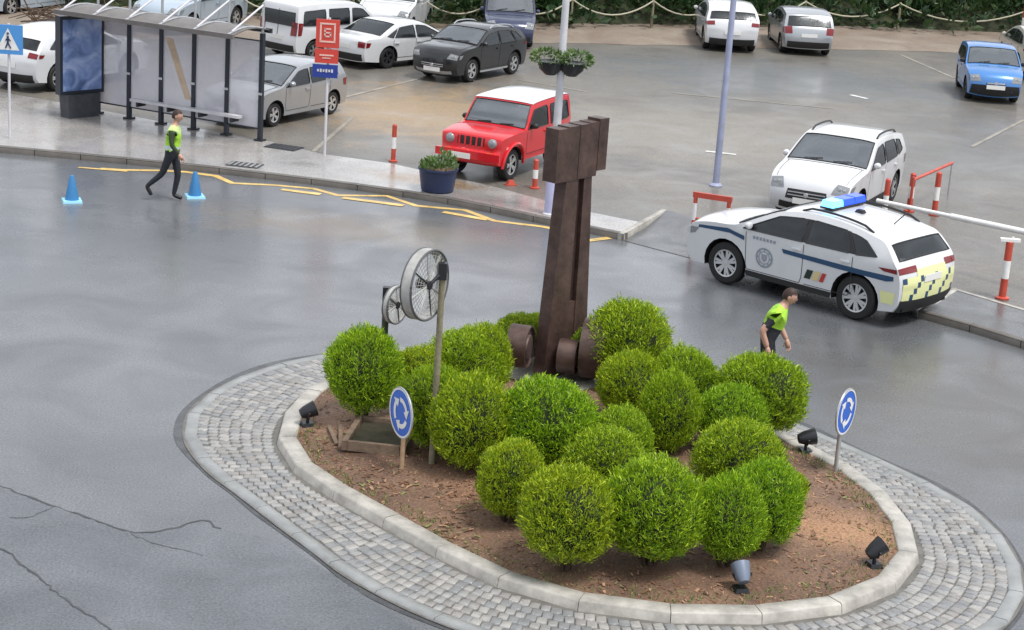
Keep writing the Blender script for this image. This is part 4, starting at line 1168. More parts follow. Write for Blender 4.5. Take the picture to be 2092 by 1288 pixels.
# --- red 4x4 with a white roof
c = Car('jeep', 'red_off_roader', (-.36, 39.45, ZP), 244, 'boxy red off-roader with a white roof beside the blue planter', P_RED, (.97, .95, .94))
c.body(); c.wheels(M_RIM, 5, 1.04); c.glass(); c.doors(); c.mirrors(M_BLACKP)
u0, u1 = c.u_at('t', .24), c.u_at('t', -1.52)
c.strip('white_roof', u0, u1, (-.985, -.985), (.985, .985), P_WHITE, .012, 12, 10)
g = c.strip('grille', c.u_at('f', .74), c.u_at('f', .90), (-.45, -.45), (.45, .45), M_BLACKP, .006, 3, 8)
bb = MB()
for k in range(5):
    v = -.38 + .19 * k; p0, p1 = c.S(c.u_at('f', .74), v, .01), c.S(c.u_at('f', .90), v, .01); bb.tube(p0, p1, .022, n=6)
bb.build('grille_bar', P_RED, g, None)
for sg in (1, -1):
    p = c.S(c.u_at('f', .82), sg * .70, .0)
    b = MB(); b.lathe([(.001, .05), (.075, .045), (.10, .02), (.105, -.02)], 16, T(*p) @ Matrix.Rotation(PI / 2, 4, 'Y')); b.build('headlight', M_LAMP, c.root, .8)
    p = c.S(c.u_at('f', .60), sg * .72, .0)
    b = MB(); b.box(p, (.04, .16, .07)); b.build('indicator', mat('amber_lamp', (.55, .2, .03), .2), c.root, None)
    b = MB(); p = c.S(c.u_at('r', .72), sg * .85, .0); b.box(p, (.05, .12, .2)); b.build('tail_light', M_TAIL, c.root, None)
    for cx in (c.d['xf'], c.d['xr']):   # flared arches
        q = MB(); pts = []
        for k in range(13):
            a = R(-5) + R(190) * k / 12; x = cx * c.sx + .44 * math.cos(a); z = .355 + .44 * math.sin(a); pts.append((x, sg * (c.Y(x, z) + .02), z))
        q.path(pts, .035, 6); q.build('wheel_flare', P_RED, c.root, .8)
p = c.S(c.u_at('f', .56), 0, .03); b = MB(); b.box(p, (.06, 1.5, .16)); b.build('front_bumper', P_RED, c.root, .5)
b = MB(); b.box((p.x + .04, -.18, .53), (.012, .52, .115)); b.build('number_plate', M_PLATE, c.root, None)
p = c.S(c.u_at('t', 1.05), 0, .0); b = MB(); b.box((p.x, 0, p.z + .01), (.22, .5, .05), 0, 0, .8); b.build('bonnet_scoop', P_RED, c.root, .5)
c.sills(P_RED, .08)
# --- charcoal SUV
c = Car('suv', 'charcoal_suv', (-1.62, 52.1, ZP), 240, 'charcoal SUV with silver skid plate parked nose out', P_DARK, (.82, .86, .88))
c.std(M_RIM, 5); c.sills(M_GALV, .06); c.rails(M_GALV, .1, -1.4)
a, b_ = c.u_at('f', .30), c.u_at('f', .37); c.strip('skid_plate', a, b_, (-.8, -.8), (.8, .8), M_GALV, .012, 2, 10)
# --- white saloon
c = Car('sedan', 'white_saloon', (-3.72, 53.7, ZP), 50, 'white saloon with black wheels seen from its red tail light', P_WHITE, (.92, .93, .88))
c.std(M_RIMD, 5); 
# --- white van with rear windows
c = Car('van', 'white_small_van', (-5.85, 54.2, ZP), 49, 'small white van with dark rear windows behind the red sign', P_WHITE, (.95, .95, .90))
c.std(M_RIM, 5)
q = MB(); q.path([c.S(c.u_at('r', 1.62 - .06 * k * 3.4), 0, .004) for k in range(6)], .01, 4); q.build('rear_door_seam', M_SEAM, c.root, None)
# --- silver hatchback behind the bus shelter glass
c = Car('hatch', 'silver_hatchback', (-5.9, 43.75, ZP), 242, 'silver hatchback parked behind the end of the bus shelter', P_SILVER, (.94, .95, .90))
c.std(M_RIM, 5)
# --- white sloping crossover at the left edge
c = Car('suv', 'white_crossover', (-11.6, 46.6, ZP), 62, 'white crossover behind the blue crossing sign, tail towards the pavement', P_WHITE, (.95, .97, .92))
c.std(M_RIM, 5)
# --- white SUV and silver hatchback seen from behind by the bank
c = Car('suv', 'white_suv', (6.45, 62.3, ZP), 91, 'white SUV seen from behind beside the far lamp post', P_WHITE, (.93, .96, .93))
c.std(M_RIM, 5)
c = Car('hatch', 'silver_tall_hatchback', (8.95, 62.6, ZP), 92, 'silver hatchback seen from behind, right of the white SUV', P_SILVER, (.95, 1.0, .94))
c.std(M_RIM, 5)
# --- blue hatchback at the right
c = Car('hatch', 'blue_hatchback', (13.55, 55.0, ZP), 264, 'bright blue hatchback with black bumper facing the camera', P_BLUE, (.90, .93, .97))
c.body(); c.wheels(M_RIMD, 5); c.glass(); c.doors(); c.mirrors(M_BLACKP); c.lamps(hv=(.58, .97)); c.front((.56, .60), .4, (.28, .54), .98, .50); c.rear()
# --- beige estate cut by the right edge
c = Car('suv', 'beige_estate', (16.35, 60.4, ZP), 88, 'beige car cut by the right edge behind the blue hatchback', P_BEIGE, (.95, .95, .95))
c.std(M_RIM, 5)
# --- navy van and white van facing us at the back
c = Car('van', 'navy_van', (-.75, 59.9, ZP), 273, 'navy blue van with a big windscreen behind the charcoal SUV', P_NAVY, (1.0, .88, .88))
c.std(M_RIM, 5, front=False); c.front((.52, .66), .5, (.30, .45), .9, .48)
c = Car('van', 'white_facing_van', (-4.35, 59.9, ZP), 262, 'white van facing the camera behind the white saloon', P_WHITE, (1.0, .96, 1.0))
c.std(M_RIM, 5)
# --- pale cars at the top left
c = Car('hatch', 'pale_blue_hatchback', (-10.5, 57.6, ZP), 248, 'pale blue hatchback above the bus shelter roof', P_PALE, (1.02, 1.02, 1.02))
c.std(M_RIM, 5)
c = Car('sedan', 'grey_saloon', (-16.2, 59.0, ZP), 66, 'grey saloon in the top left corner', P_PALE)
c.std(M_RIM, 5)

# ------------------------------------------------------------------ sculpture
SA = R(49)   # direction of the broad face
sc_base = (0.72, 24.95, soil_z(0.72, 24.95) + .05)
sculpt = empty('steel_sculpture', sc_base, SA, 'tall rusty steel hammer-shaped sculpture among the bushes', 'sculpture')
def slab_prism(name, outline, y0, y1, m, parent=sculpt):
    n = len(outline); vs = [(x, y0, z) for x, z in outline] + [(x, y1, z) for x, z in outline]
    fs = [tuple(range(n)), tuple(range(2 * n - 1, n - 1, -1))] + [(i, n + i, n + (i + 1) % n, (i + 1) % n) for i in range(n)]
    return mesh(name, vs, fs, m, parent)
tw = .10
# two legs of the shaft, joined below and at the head, with a dark web set back between them
slab_prism('shaft_leg', [(-.47, .0), (-.02, .0), (-.02, 2.86), (-.27, 2.86)], -tw, tw, M_CORTEN)
slab_prism('shaft_leg', [(.13, .0), (.45, .0), (.26, 2.86), (.10, 2.86)], -tw, tw, M_CORTEN)
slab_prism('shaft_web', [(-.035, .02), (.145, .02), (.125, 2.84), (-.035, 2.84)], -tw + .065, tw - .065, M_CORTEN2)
slab_prism('shaft_foot', [(-.035, .0), (.145, .0), (.137, 1.05), (-.035, 1.05)], -tw + .012, tw - .012, M_CORTEN)
# head of stacked plates
hx = [(-.53, -.30, 2.80, 3.53), (-.297, -.07, 2.80, 3.545), (-.067, .15, 2.805, 3.555), (.153, .335, 2.81, 3.565), (.338, .53, 2.88, 3.60)]
for k, (a, b, z0, z1) in enumerate(hx):
    slab_prism('head_plate', [(a, z0), (b, z0), (b, z1), (a, z1)], -.115 + .006 * (k % 2), .115 - .006 * (k % 2), M_CORTEN)
sp = MB(); sp.box((0, 0, -.09), (1.5, 1.4, .18)); sp.build('plinth', M_KERB, sculpt, None)
# rollers at the foot, their axles across the view
def roller(wx, wy, z, r, l, ax):
    c_, s_ = math.cos(-SA), math.sin(-SA); cx, cy = wx * c_ - wy * s_, wx * s_ + wy * c_
    b = MB(); Mx = T(cx, cy, z) @ rotz(ax - SA) @ Matrix.Rotation(PI / 2, 4, 'Y')
    b.lathe([(.001, -l / 2), (r * .55, -l / 2), (r * .6, -l / 2 + .03), (r * .92, -l / 2 + .03), (r, -l / 2), (r, l / 2), (r * .92, l / 2), (r * .9, l / 2 - .03), (r * .6, l / 2 - .03), (r * .55, l / 2), (.001, l / 2)], 28, Mx)
    b.build('roller', M_CORTEN, sculpt, .6)
roller(-.58, -.36, .46, .30, .28, R(-14))
roller(.46, -.32, .48, .42, .34, R(-10))
roller(.10, -.36, .36, .24, .26, R(-12))
roller(.35, .45, .34, .33, .3, R(-12))

# ------------------------------------------------------------------ spoked wheels on poles
M_DULL = mat('dull_grey_metal', (.44, .44, .42), .5, metal=.4, noise=(6, .25))
def spoked_wheel(name, base, height, r, depth, rz, label, pole_m, pole_r, off, tilt=0):
    t = empty(name, base, 0, label, 'wheel', 'spoked wheels on poles')
    p = MB(); p.tube((0, 0, -.1), (0, 0, height), pole_r * 1.15, pole_r, 12); po = p.build('pole', pole_m, t, .8)
    h = MB(); h.box((0, 0, height + .03), (.10, .10, .20)); h.build('bracket', M_DARKM, t, None)
    M = T(*off) @ rotz(rz) @ Matrix.Rotation(PI / 2, 4, 'X')
    rim = MB()
    rim.lathe([(r * .93, 0), (r, .0), (r * 1.02, depth * .3), (r, depth), (r * .95, depth), (r * .95, .02), (r * .93, 0)], 40, M); rim.build('drum_band', M_DULL, t, .6)
    rg = MB(); pts = [M @ Vector((r * math.cos(2 * PI * k / 40), r * math.sin(2 * PI * k / 40), depth)) for k in range(41)]; rg.path(pts, .015, 6)
    pts = [M @ Vector((r * math.cos(2 * PI * k / 40), r * math.sin(2 * PI * k / 40), 0)) for k in range(41)]; rg.path(pts, .012, 6); rg.build('rim_ring', mat('grey_rim', (.12, .125, .13), .45, metal=.4), t, .9)
    ms = MB()
    for k in range(36):
        a = 2 * PI * k / 36; ms.tube(M @ Vector((.05 * math.cos(a), .05 * math.sin(a), depth * .93)), M @ Vector((r * math.cos(a), r * math.sin(a), depth * .93)), .0032, n=4)
    for q in (.3, .45, .6, .72, .84, .93):
        ms.path([M @ Vector((r * q * math.cos(2 * PI * k / 36), r * q * math.sin(2 * PI * k / 36), depth * .93)) for k in range(37)], .0032, 4)
    ms.build('wire_mesh', M_DULL, t, None)
    for k in range(8):
        a = 2 * PI * k / 8 + .2
        s_ = MB(); s_.tube(M @ Vector((0, 0, depth * .9)), M @ Vector((r * .97 * math.cos(a), r * .97 * math.sin(a), depth * .95)), .012, .009, 6); s_.build('spoke', M_DULL if k % 3 else M_DARKM, t, .8)
    hb = MB(); hb.lathe([(.001, depth * 1.12), (.05, depth * 1.1), (.06, depth * .8), (.06, -.02), (.001, -.03)], 14, M); hb.build('hub', M_DARKM, t, .6)
    ax = MB(); ax.tube(M @ Vector((0, 0, depth * .95)), Vector((0, 0, height + .02)), .022, n=8); ax.build('axle_arm', M_DARKM, t, .8)
wz = soil_z(-.84, 20.99)
spoked_wheel('pole_wheel', (-.84, 20.95, wz), 2.36, .415, .14, R(62), 'large spoked metal wheel on the tall wooden pole', M_WOOD, .036, (-.26, -.06, 2.24))
spoked_wheel('pole_wheel', (-1.74, 24.6, .25), 1.02, .26, .08, R(60), 'smaller spoked wheel on a dark post behind the round bush', mat('dark_green_post', (.03, .045, .03), .5), .045, (.10, -.03, .92))

# ------------------------------------------------------------------ round blue roundabout signs
def disc_sign(base, z, r, face, label, post_m):
    t = empty('roundabout_sign', base, 0, label, 'road sign', 'roundabout signs on the island')
    p = MB(); p.tube((0, 0, -.1), (0, 0, z + r * .6), .028, n=10); p.build('post', post_m, t, .8)
    M = T(0, 0, z) @ rotz(face) @ Matrix.Rotation(PI / 2, 4, 'X')   # local z -> facing
    d = MB(); d.lathe([(.001, .030), (r, .030), (r * 1.02, .036), (r * 1.03, .045), (r * 1.02, .053), (r * .97, .053)], 40, M); d.build('sign_back', M_GALV, t, .6)
    f = MB(); f.lathe([(.001, .050), (r * .97, .050)], 40, M, 0); fo = f.build('sign_face', M_BLUESIGN, t, None)
    w = MB(); w.lathe([(r * .91, .054), (r * .98, .054)], 40, M); w.build('white_rim', M_WHITE, fo, None)
    for k in range(3):
        a0 = R(100 + 120 * k); q = MB(); vs = []; fs = []
        n = 10
        for i in range(n + 1):
            a = a0 - R(78) * i / n
            for rr in (.44, .62): vs.append(M @ Vector((rr * r * math.cos(a), rr * r * math.sin(a), .054)))
        for i in range(n): fs.append((2 * i, 2 * i + 1, 2 * i + 3, 2 * i + 2))
        q.add(vs, fs)
        a = a0 - R(76); a2 = a0 - R(112)
        q.add([M @ Vector((.30 * r * math.cos(a), .30 * r * math.sin(a), .0545)), M @ Vector((.78 * r * math.cos(a), .78 * r * math.sin(a), .0545)), M @ Vector((.54 * r * math.cos(a2), .54 * r * math.sin(a2), .0545))], [(0, 1, 2)])
        q.build('white_arrow', M_WHITE, fo, None)
disc_sign((-1.19, 20.80, soil_z(-1.17, 20.85)), .70, .305, R(-60), 'blue roundabout arrow sign left of the tall wooden pole', M_STAKE)
disc_sign((4.17, 21.9, .15), .80, .295, R(58), 'blue roundabout arrow sign at the right end of the island', M_GALV)

# ------------------------------------------------------------------ spotlights in the bed
def spotlight(p, rz, tilt, label, m, s=1.0):
    t = empty('spotlight', (p[0], p[1], soil_z(p[0], p[1])), rz, label, 'spotlight', 'spotlights in the island bed')
    b = MB(); b.box((0, 0, .02), (.16, .16, .05), 0, 0, .8); b.tube((0, 0, .03), (0, 0, .16 * s), .022, n=8); b.build('stand', M_DARKM, t, .6)
    M = T(0, 0, .24 * s) @ Matrix.Rotation(tilt, 4, 'Y') @ Matrix.Diagonal((s, s, s, 1))
    b = MB(); b.lathe([(.001, -.14), (.07, -.13), (.10, -.05), (.125, .10), (.13, .13), (.115, .135)], 20, M); b.build('lamp_housing', m, t, .6)
    b = MB(); b.lathe([(.001, .128), (.116, .128)], 20, M); b.build('lens', M_LAMP, t, None)
    b = MB()
    for k in (-1, 1): b.tube(Vector((0, k * .13 * s, .24 * s)), Vector((0, k * .06, .12)), .012, n=6)
    b.build('bracket', M_DARKM, t, .6)
M_SPOT = mat('grey_lamp_housing', (.16, .19, .25), .4, metal=.3)
spotlight((-2.501, 22.281, 0.160), R(20), R(70), 'dark spotlight at the left end of the bed', M_DARKM, .8)
spotlight((2.591, 18.051, 0.160), R(105), R(48), 'blue-grey spotlight at the front of the bed', M_SPOT, .82)
spotlight((4.157, 18.983, 0.160), R(200), R(-55), 'black spotlight lying by the right front kerb', M_DARKM, .82)
spotlight((3.876, 22.547, 0.160), R(10), R(80), 'black spotlight near the right roundabout sign', M_DARKM, .85)

# ------------------------------------------------------------------ timber framed hatch in the soil
hp = (-1.52, 21.72)
hatch = empty('timber_hatch', (*hp, soil_z(*hp) + .01), R(-6), 'dark hatch framed with boards behind the left sign', 'hatch')
b = MB(); b.box((0, 0, .03), (.62, .85, .06)); b.build('hatch_cover', mat('dark_wet_cover', (.05, .045, .032), .5, noise=(6, .4)), hatch, None)
for x, y, dx, dy in ((-.36, 0, .07, .98), (.36, 0, .07, .98), (0, -.47, .64, .06), (0, .47, .64, .06)):
    b = MB(); b.box((x, y, .05), (dx, dy, .12)); b.build('board', M_TIMBER, hatch, None)
for k in range(2):
    b = MB(); b.box((-.50 - .12 * k, -.05 + .10 * k, .004 - .03 * k), (.05, .85 - .2 * k, .02), R(12 + 9 * k)); b.build('loose_board', M_TIMBER, hatch, None)

# ------------------------------------------------------------------ clipped bushes
crowns = []
for var in range(6):
    random.seed(100 + var)
    cv = MB(); n1, n2 = 14, 10
    lob = [(Vector((random.gauss(0, 1), random.gauss(0, 1), random.gauss(.2, .8))).normalized(), random.uniform(-.14, .14), random.uniform(.28, .55)) for _ in range(14)]
    def rad(d):
        r = 1.0
        for v, a, w in lob: r += a * math.exp(-((d - v).length / w) ** 2)
        return r * (1.0 if d.z > -.2 else 1 + (d.z + .2) * .14)
    vs = []; fs = []
    for i in range(n2 + 1):
        ph = PI * i / n2
        for j in range(n1):
            t = 2 * PI * j / n1; d = Vector((math.sin(ph) * math.cos(t), math.sin(ph) * math.sin(t), math.cos(ph)))
            vs.append(d * rad(d) * .80)
    for i in range(n2):
        for j in range(n1): fs.append((i * n1 + j, i * n1 + (j + 1) % n1, (i + 1) * n1 + (j + 1) % n1, (i + 1) * n1 + j))
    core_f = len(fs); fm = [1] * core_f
    # tufts of upright narrow leaves
    for k in range(3000):
        while True:
            d = Vector((random.gauss(0, 1), random.gauss(0, 1), random.gauss(.1, 1))).normalized()
            if d.z > -.93: break
        c0 = d * rad(d) * random.uniform(.77, .98)
        ax0 = (d * .55 + Vector((0, 0, .9)) + Vector((random.gauss(0, .3), random.gauss(0, .3), random.gauss(0, .2)))).normalized()
        for q in range(7):
            ax = (ax0 + Vector((random.gauss(0, .38), random.gauss(0, .38), random.gauss(0, .3)))).normalized()
            l = random.uniform(.05, .13) * (1.8 if k % 15 == 0 else 1); w = random.uniform(.0065, .0115)
            sd = ax.cross(Vector((random.gauss(0, 1), random.gauss(0, 1), random.gauss(0, 1)))).normalized()
            b0 = c0 + Vector((random.gauss(0, .035), random.gauss(0, .035), random.gauss(0, .035)))
            o = len(vs); dr = Vector((0, 0, -.25 * l * random.random()))
            vs += [b0 - sd * w * .4, b0 + sd * w * .4, b0 + ax * l * .6 + sd * w, b0 + ax * l + dr, b0 + ax * l * .6 - sd * w]
            fs.append((o, o + 1, o + 2, o + 3, o + 4)); fm.append(0)
    me = bpy.data.meshes.new('crown'); me.from_pydata([tuple(v) for v in vs], [], fs)
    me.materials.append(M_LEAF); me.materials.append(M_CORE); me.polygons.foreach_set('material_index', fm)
    me.polygons.foreach_set('use_smooth', [i < core_f for i in range(len(fs))])
    crowns.append(me)
random.seed(5)
stems = []
for var in range(3):
    b = MB()
    for k in range(4):
        a = 2 * PI * k / 4 + random.random(); p = [Vector((0, 0, 0)) + Vector((math.cos(a), math.sin(a), 0)) * .05]
        for j in range(3): p.append(p[-1] + Vector((math.cos(a) * random.uniform(.03, .12), math.sin(a) * random.uniform(.03, .12), .2)))
        b.path(p, [.04, .032, .025, .015], 6)
    o = b.build('trunk', M_BARK, None, .8); stems.append(o.data); bpy.data.objects.remove(o)
BUSHES = [
 ((-1.826, 22.459, 0.897, 0.493, 0.577), 'round clipped bush standing alone left of the wheel pole'),
 ((-1.114, 22.946, 0.717, 0.445, 0.397), 'small light green bush behind the wheel pole'),
 ((-0.571, 23.223, 0.801, 0.513, 0.481), 'light green bush left of the sculpture, in the back row'),
 ((-0.355, 23.471, 0.806, 0.405, 0.486), 'light green bush touching the sculpture on its left'),
 ((-0.842, 21.443, 0.828, 0.448, 0.508), 'yellow-green bush right behind the left roundabout sign'),
 ((-0.386, 20.865, 0.873, 0.509, 0.553), 'yellow-green bush right of the tall wooden pole'),
 ((0.492, 20.928, 0.889, 0.598, 0.569), 'widest dark-tipped bush directly in front of the sculpture'),
 ((1.397, 21.016, 0.717, 0.412, 0.397), 'half hidden bush right of the widest bush'),
 ((1.167, 20.334, 0.706, 0.471, 0.386), 'low bush peeping over the front left pair'),
 ((0.116, 19.373, 0.757, 0.396, 0.437), 'small round bush in front, left of the front row'),
 ((0.735, 18.244, 0.851, 0.513, 0.531), 'left bush of the big front pair'),
 ((1.644, 18.466, 0.866, 0.564, 0.546), 'right bush of the big front pair'),
 ((2.465, 18.586, 0.798, 0.398, 0.478), 'bright bush at the right end of the front row'),
 ((2.889, 19.088, 0.796, 0.449, 0.476), 'bush behind the bright right-hand front bush'),
 ((2.738, 20.396, 0.795, 0.504, 0.475), 'bush above the right end of the front row'),
 ((2.852, 22.101, 0.722, 0.433, 0.402), 'small ball bush in the right column, below the farthest right bush'),
 ((3.266, 22.792, 0.845, 0.589, 0.525), 'olive bush hiding the legs of the bending officer'),
 ((2.029, 21.865, 0.823, 0.381, 0.503), 'narrow bush in the middle, left of the small ball bush'),
 ((1.604, 22.931, 0.781, 0.445, 0.461), 'dark bush just right of the steel rollers'),
 ((2.302, 23.121, 0.801, 0.449, 0.481), 'greyish green bush behind the narrow middle bush'),
 ((1.602, 24.647, 0.879, 0.593, 0.559), 'large light bush behind the sculpture on its right'),
 ((1.116, 24.822, 0.628, 0.308, 0.308), 'small bush wedged behind the rollers'),
 ((0.381, 25.825, 0.586, 0.283, 0.266), 'topmost bush peeping out left of the sculpture shaft'),
 ((0.130, 25.290, 0.640, 0.389, 0.320), 'light bush just behind the left steel roller'),
 ((-0.618, 21.456, 0.649, 0.359, 0.329), 'low bush half hidden behind the wooden pole'),
 ((3.377, 20.501, 0.495, 0.233, 0.175), 'low dark tuft at the right of the front row'),
]
for k, ((x, y, zc, rx, rz_), lab) in enumerate(BUSHES):
    zs = soil_z(x, y)
    t = empty('clipped_bush', (x, y, zs), 0, lab, 'bush', 'clipped bushes on the island')
    o = link('crown', crowns[k % 6], t, (0, 0, zc - zs - .05)); o.scale = (rx * 1.05, rx * 1.05, rz_ * 1.05); o.rotation_euler = (0, 0, random.uniform(0, 6))
    tr = link('trunk', stems[k % 3], t, (0, 0, -.03)); tr.scale = (.8, .8, max(.5, (zc - zs) / .6)); tr.rotation_euler = (0, 0, random.uniform(0, 6))

# ------------------------------------------------------------------ bus shelter
sh_a, sh_b = Vector((-9.893, 42.546, 0.124)), Vector((-5.838, 40.601, 0.124))
sd = (sh_b - sh_a); SL = sd.length; sang = math.atan2(sd.y, sd.x)
shel = empty('bus_shelter', sh_a, sang, 'dark framed glass bus shelter on the wet pavement', 'bus shelter')
# local x along the shelter, local -y towards the road
NP = 6
for k in range(NP):
    x = SL * k / (NP - 1)
    b = MB(); b.box((x, 0, 1.19), (.085, .10, 2.38)); po = b.build('post', M_SHELT, shel, None)
    b = MB(); b.box((x, 0, .02), (.2, .2, .04)); b.build('base_plate', M_DARKM, po, None)
    b = MB(); b.box((x, -.055, 1.05), (.10, .02, .05)); b.build('clamp', M_GALV, po, None)
    b = MB(); b.tube((x, 0, 2.38), (x, 0, 3.05), .032, .028, 8); b.build('mast', M_GALV, shel, .8)
    b = MB(); b.tube((x, 0, 3.0), (x, -1.18, 2.52), .022, n=6); b.build('stay', M_POSTW, shel, .8)
    if k < NP - 1:
        x1 = SL * (k + 1) / (NP - 1)
        b = MB(); b.box(((x + x1) / 2, .0, 1.24), (x1 - x - .10, .012, 1.92)); b.build('glass_pane', M_GLASS, shel, None)
        for z_ in (.27, 2.21):
            b = MB(); b.box(((x + x1) / 2, .0, z_), (x1 - x - .10, .03, .03)); b.build('pane_frame', M_SHELT, shel, None)
        # gently arched roof bay
        r = MB(); vs = []; fs = []
        for i in range(9):
            yy = .12 - 1.42 * i / 8; zz = 2.44 + .10 * math.sin(PI * i / 8)
            for xx in (x - (.12 if k == 0 else -.004), x1 + (.12 if k == NP - 2 else -.004)):
                for dz in (0, .025): vs.append((xx, yy, zz + dz))
        for i in range(8):
            o = i * 4; fs += [(o + 1, o + 3, o + 7, o + 5), (o, o + 4, o + 6, o + 2), (o, o + 1, o + 5, o + 4), (o + 2, o + 6, o + 7, o + 3)]
        fs += [(0, 2, 3, 1), (32, 33, 35, 34)]
        r.add(vs, fs); r.build('roof_panel', M_ROOFG, shel, .5)
for yy in (.12, -1.32):
    b = MB(); b.box((SL / 2, yy, 2.44), (SL + .3, .07, .10)); b.build('roof_beam', M_SHELT if yy > 0 else M_ROOFG, shel, None)
for k in range(NP):
    x = SL * k / (NP - 1); b = MB(); b.path([(x, .08 - 1.4 * i / 6, 2.475 + .10 * math.sin(PI * i / 6)) for i in range(7)], .022, 6); b.build('roof_rib', M_GALV, shel, .8)
b = MB(); b.box((SL * .58, -.20, .50), (SL * .66, .16, .06)); bo = b.build('bench', M_POSTW, shel, .5)
for k in range(4):
    b = MB(); b.box((SL * (.30 + .19 * k), -.16, .42), (.05, .3, .10)); b.build('bench_bracket', M_DARKM, bo, None)
q = MB(); x0 = SL * .42; q.add([(x0 + a_, -.012, z) for a_, z in ((.02, 1.98), (.22, 1.98), (.74, .66), (.58, .66))], [(0, 1, 2, 3)]); q.build('pane_band', M_BEIGE_BAND, shel, None)  # beige diagonal band laid flat on the pane
# advertising panel at the end of the shelter
ad = empty('advertising_panel', (-10.191, 42.040, 0.124), R(47), 'blue advertising panel on a dark pedestal beside the shelter', 'advertising panel')
b = MB(); b.box((0, 0, .27), (.78, .34, .54), 0, 0, 1.10); b.build('pedestal', mat('pedestal_grey', (.05, .055, .065), .5, noise=(4, .3)), ad, .4)
b = MB(); b.box((0, 0, 1.43), (1.16, .20, 1.78)); b.build('case', M_SHELT, ad, None)
for sg in (-1, 1):
    b = MB(); b.box((0, sg * .104, 1.43), (1.02, .006, 1.62)); b.build('poster', M_POSTER, ad, None)
# ------------------------------------------------------------------ signs on posts
t = empty('crossing_sign', (-10.962, 39.038, 0.124), 0, 'blue square crossing sign with a white triangle at the left edge', 'road sign')
b = MB(); b.tube((0, 0, -.02), (0, 0, 2.45), .03, n=10); b.build('post', M_POSTW, t, .8)
b = MB(); b.box((0, -.05, 2.12), (.62, .03, .62)); b.build('sign_plate', M_LBLUE, t, None)
b = MB(); b.poly([(-.24, -.068, 1.90), (.24, -.068, 1.90), (0, -.068, 2.36)]); b.build('white_triangle', M_WHITE, t, None)
b = MB()   # walking figure on the triangle
for p, q_, r_ in (((0, 2.20), (.0, 2.06), .022), ((.0, 2.06), (-.05, 1.94), .016), ((0, 2.06), (.06, 1.94), .016), ((0, 2.16), (.06, 2.09), .012), ((0, 2.16), (-.05, 2.10), .012)):
    b.tube((p[0], -.072, p[1]), (q_[0], -.072, q_[1]), r_, n=6)
b.lathe([(.001, .03), (.02, .02), (.03, 0), (.02, -.02), (.001, -.03)], 10, T(0, -.075, 2.25)); b.build('walking_figure', M_NAVY, t, .8)
t = empty('bus_stop_sign', (-4.282, 39.571, 0.124), 0, 'red bus stop sign over a small blue plate on a pole', 'road sign')
b = MB(); b.tube((0, 0, -.02), (0, 0, 2.95), .032, n=10); b.build('post', M_POSTW, t, .8)
b = MB(); b.box((-.02, -.05, 2.62), (.50, .035, .60)); ro = b.build('red_panel', M_REDSIGN, t, None)
b = MB()
for (x, z, w, h) in ((-.02, 2.83, .34, .035), (-.02, 2.45, .34, .035), (-.17, 2.64, .035, .36), (.13, 2.64, .035, .36), (-.02, 2.72, .14, .03), (-.02, 2.64, .14, .03), (-.02, 2.56, .14, .03), (-.08, 2.64, .03, .18), (.04, 2.60, .03, .1)):
    b.box((x, -.072, z), (w, .008, h))
b.build('emblem', M_PINK, ro, None)
b = MB(); b.box((-.03, -.05, 2.14), (.50, .035, .30)); ro = b.build('lower_red_panel', M_REDSIGN, t, None)
b = MB(); b.box((-.03, -.072, 2.16), (.30, .008, .03)); b.box((-.03, -.072, 2.10), (.18, .008, .02)); b.build('emblem', M_PINK, ro, None)
b = MB(); b.box((-.05, -.05, 1.82), (.54, .03, .28)); ro = b.build('blue_plate', mat('deep_blue_plate', (.02, .045, .26), .35), t, None)
b = MB()
for k in range(6): b.box((-.20 + .06 * k, -.069, 1.83), (.04, .008, .07 if k % 2 else .05))
b.build('lettering', M_POSTW, ro, None)
# ------------------------------------------------------------------ lamp posts
def lamp_post(base, h, r0, r1, m, label, sleeve=None):
    t = empty('lamp_post', base, 0, label, 'lamp post', 'lamp posts')
    b = MB(); b.tube((0, 0, -.02), (0, 0, h), r0, r1, 14); b.build('pole', m, t, .8)
    b = MB(); b.lathe([(r0 * 1.9, -.01), (r0 * 1.9, .02), (r0 * 1.3, .06), (r0 * 1.05, .07)], 14); b.build('base_flange', m, t, .8)
    if sleeve: b = MB(); b.lathe([(r0 * 1.55, .0), (r0 * 1.55, sleeve), (r0 * 1.1, sleeve + .1), (r0 * .9, sleeve + .12)], 16); b.build('base_sleeve', M_LILAC, t, .6)
    b = MB(); b.path([(0, 0, h - .1), (0, -.4, h + .2), (0, -1.0, h + .28)], .04, 8); b.build('arm', m, t, .8)
    b = MB(); b.box((0, -1.25, h + .27), (.28, .6, .11), 0, 0, .8); b.build('lantern', M_GALV, t, .5)
    return t
lamp_post((0.618, 35.280, 0.124), 7.0, .085, .055, M_POSTW, 'pale lamp post with flower baskets behind the sculpture', 1.0)
lamp_post((4.157, 39.040, 0.124), 7.5, .075, .05, M_BLUEPOST, 'slim blue-grey lamp post left of the white hatchback')
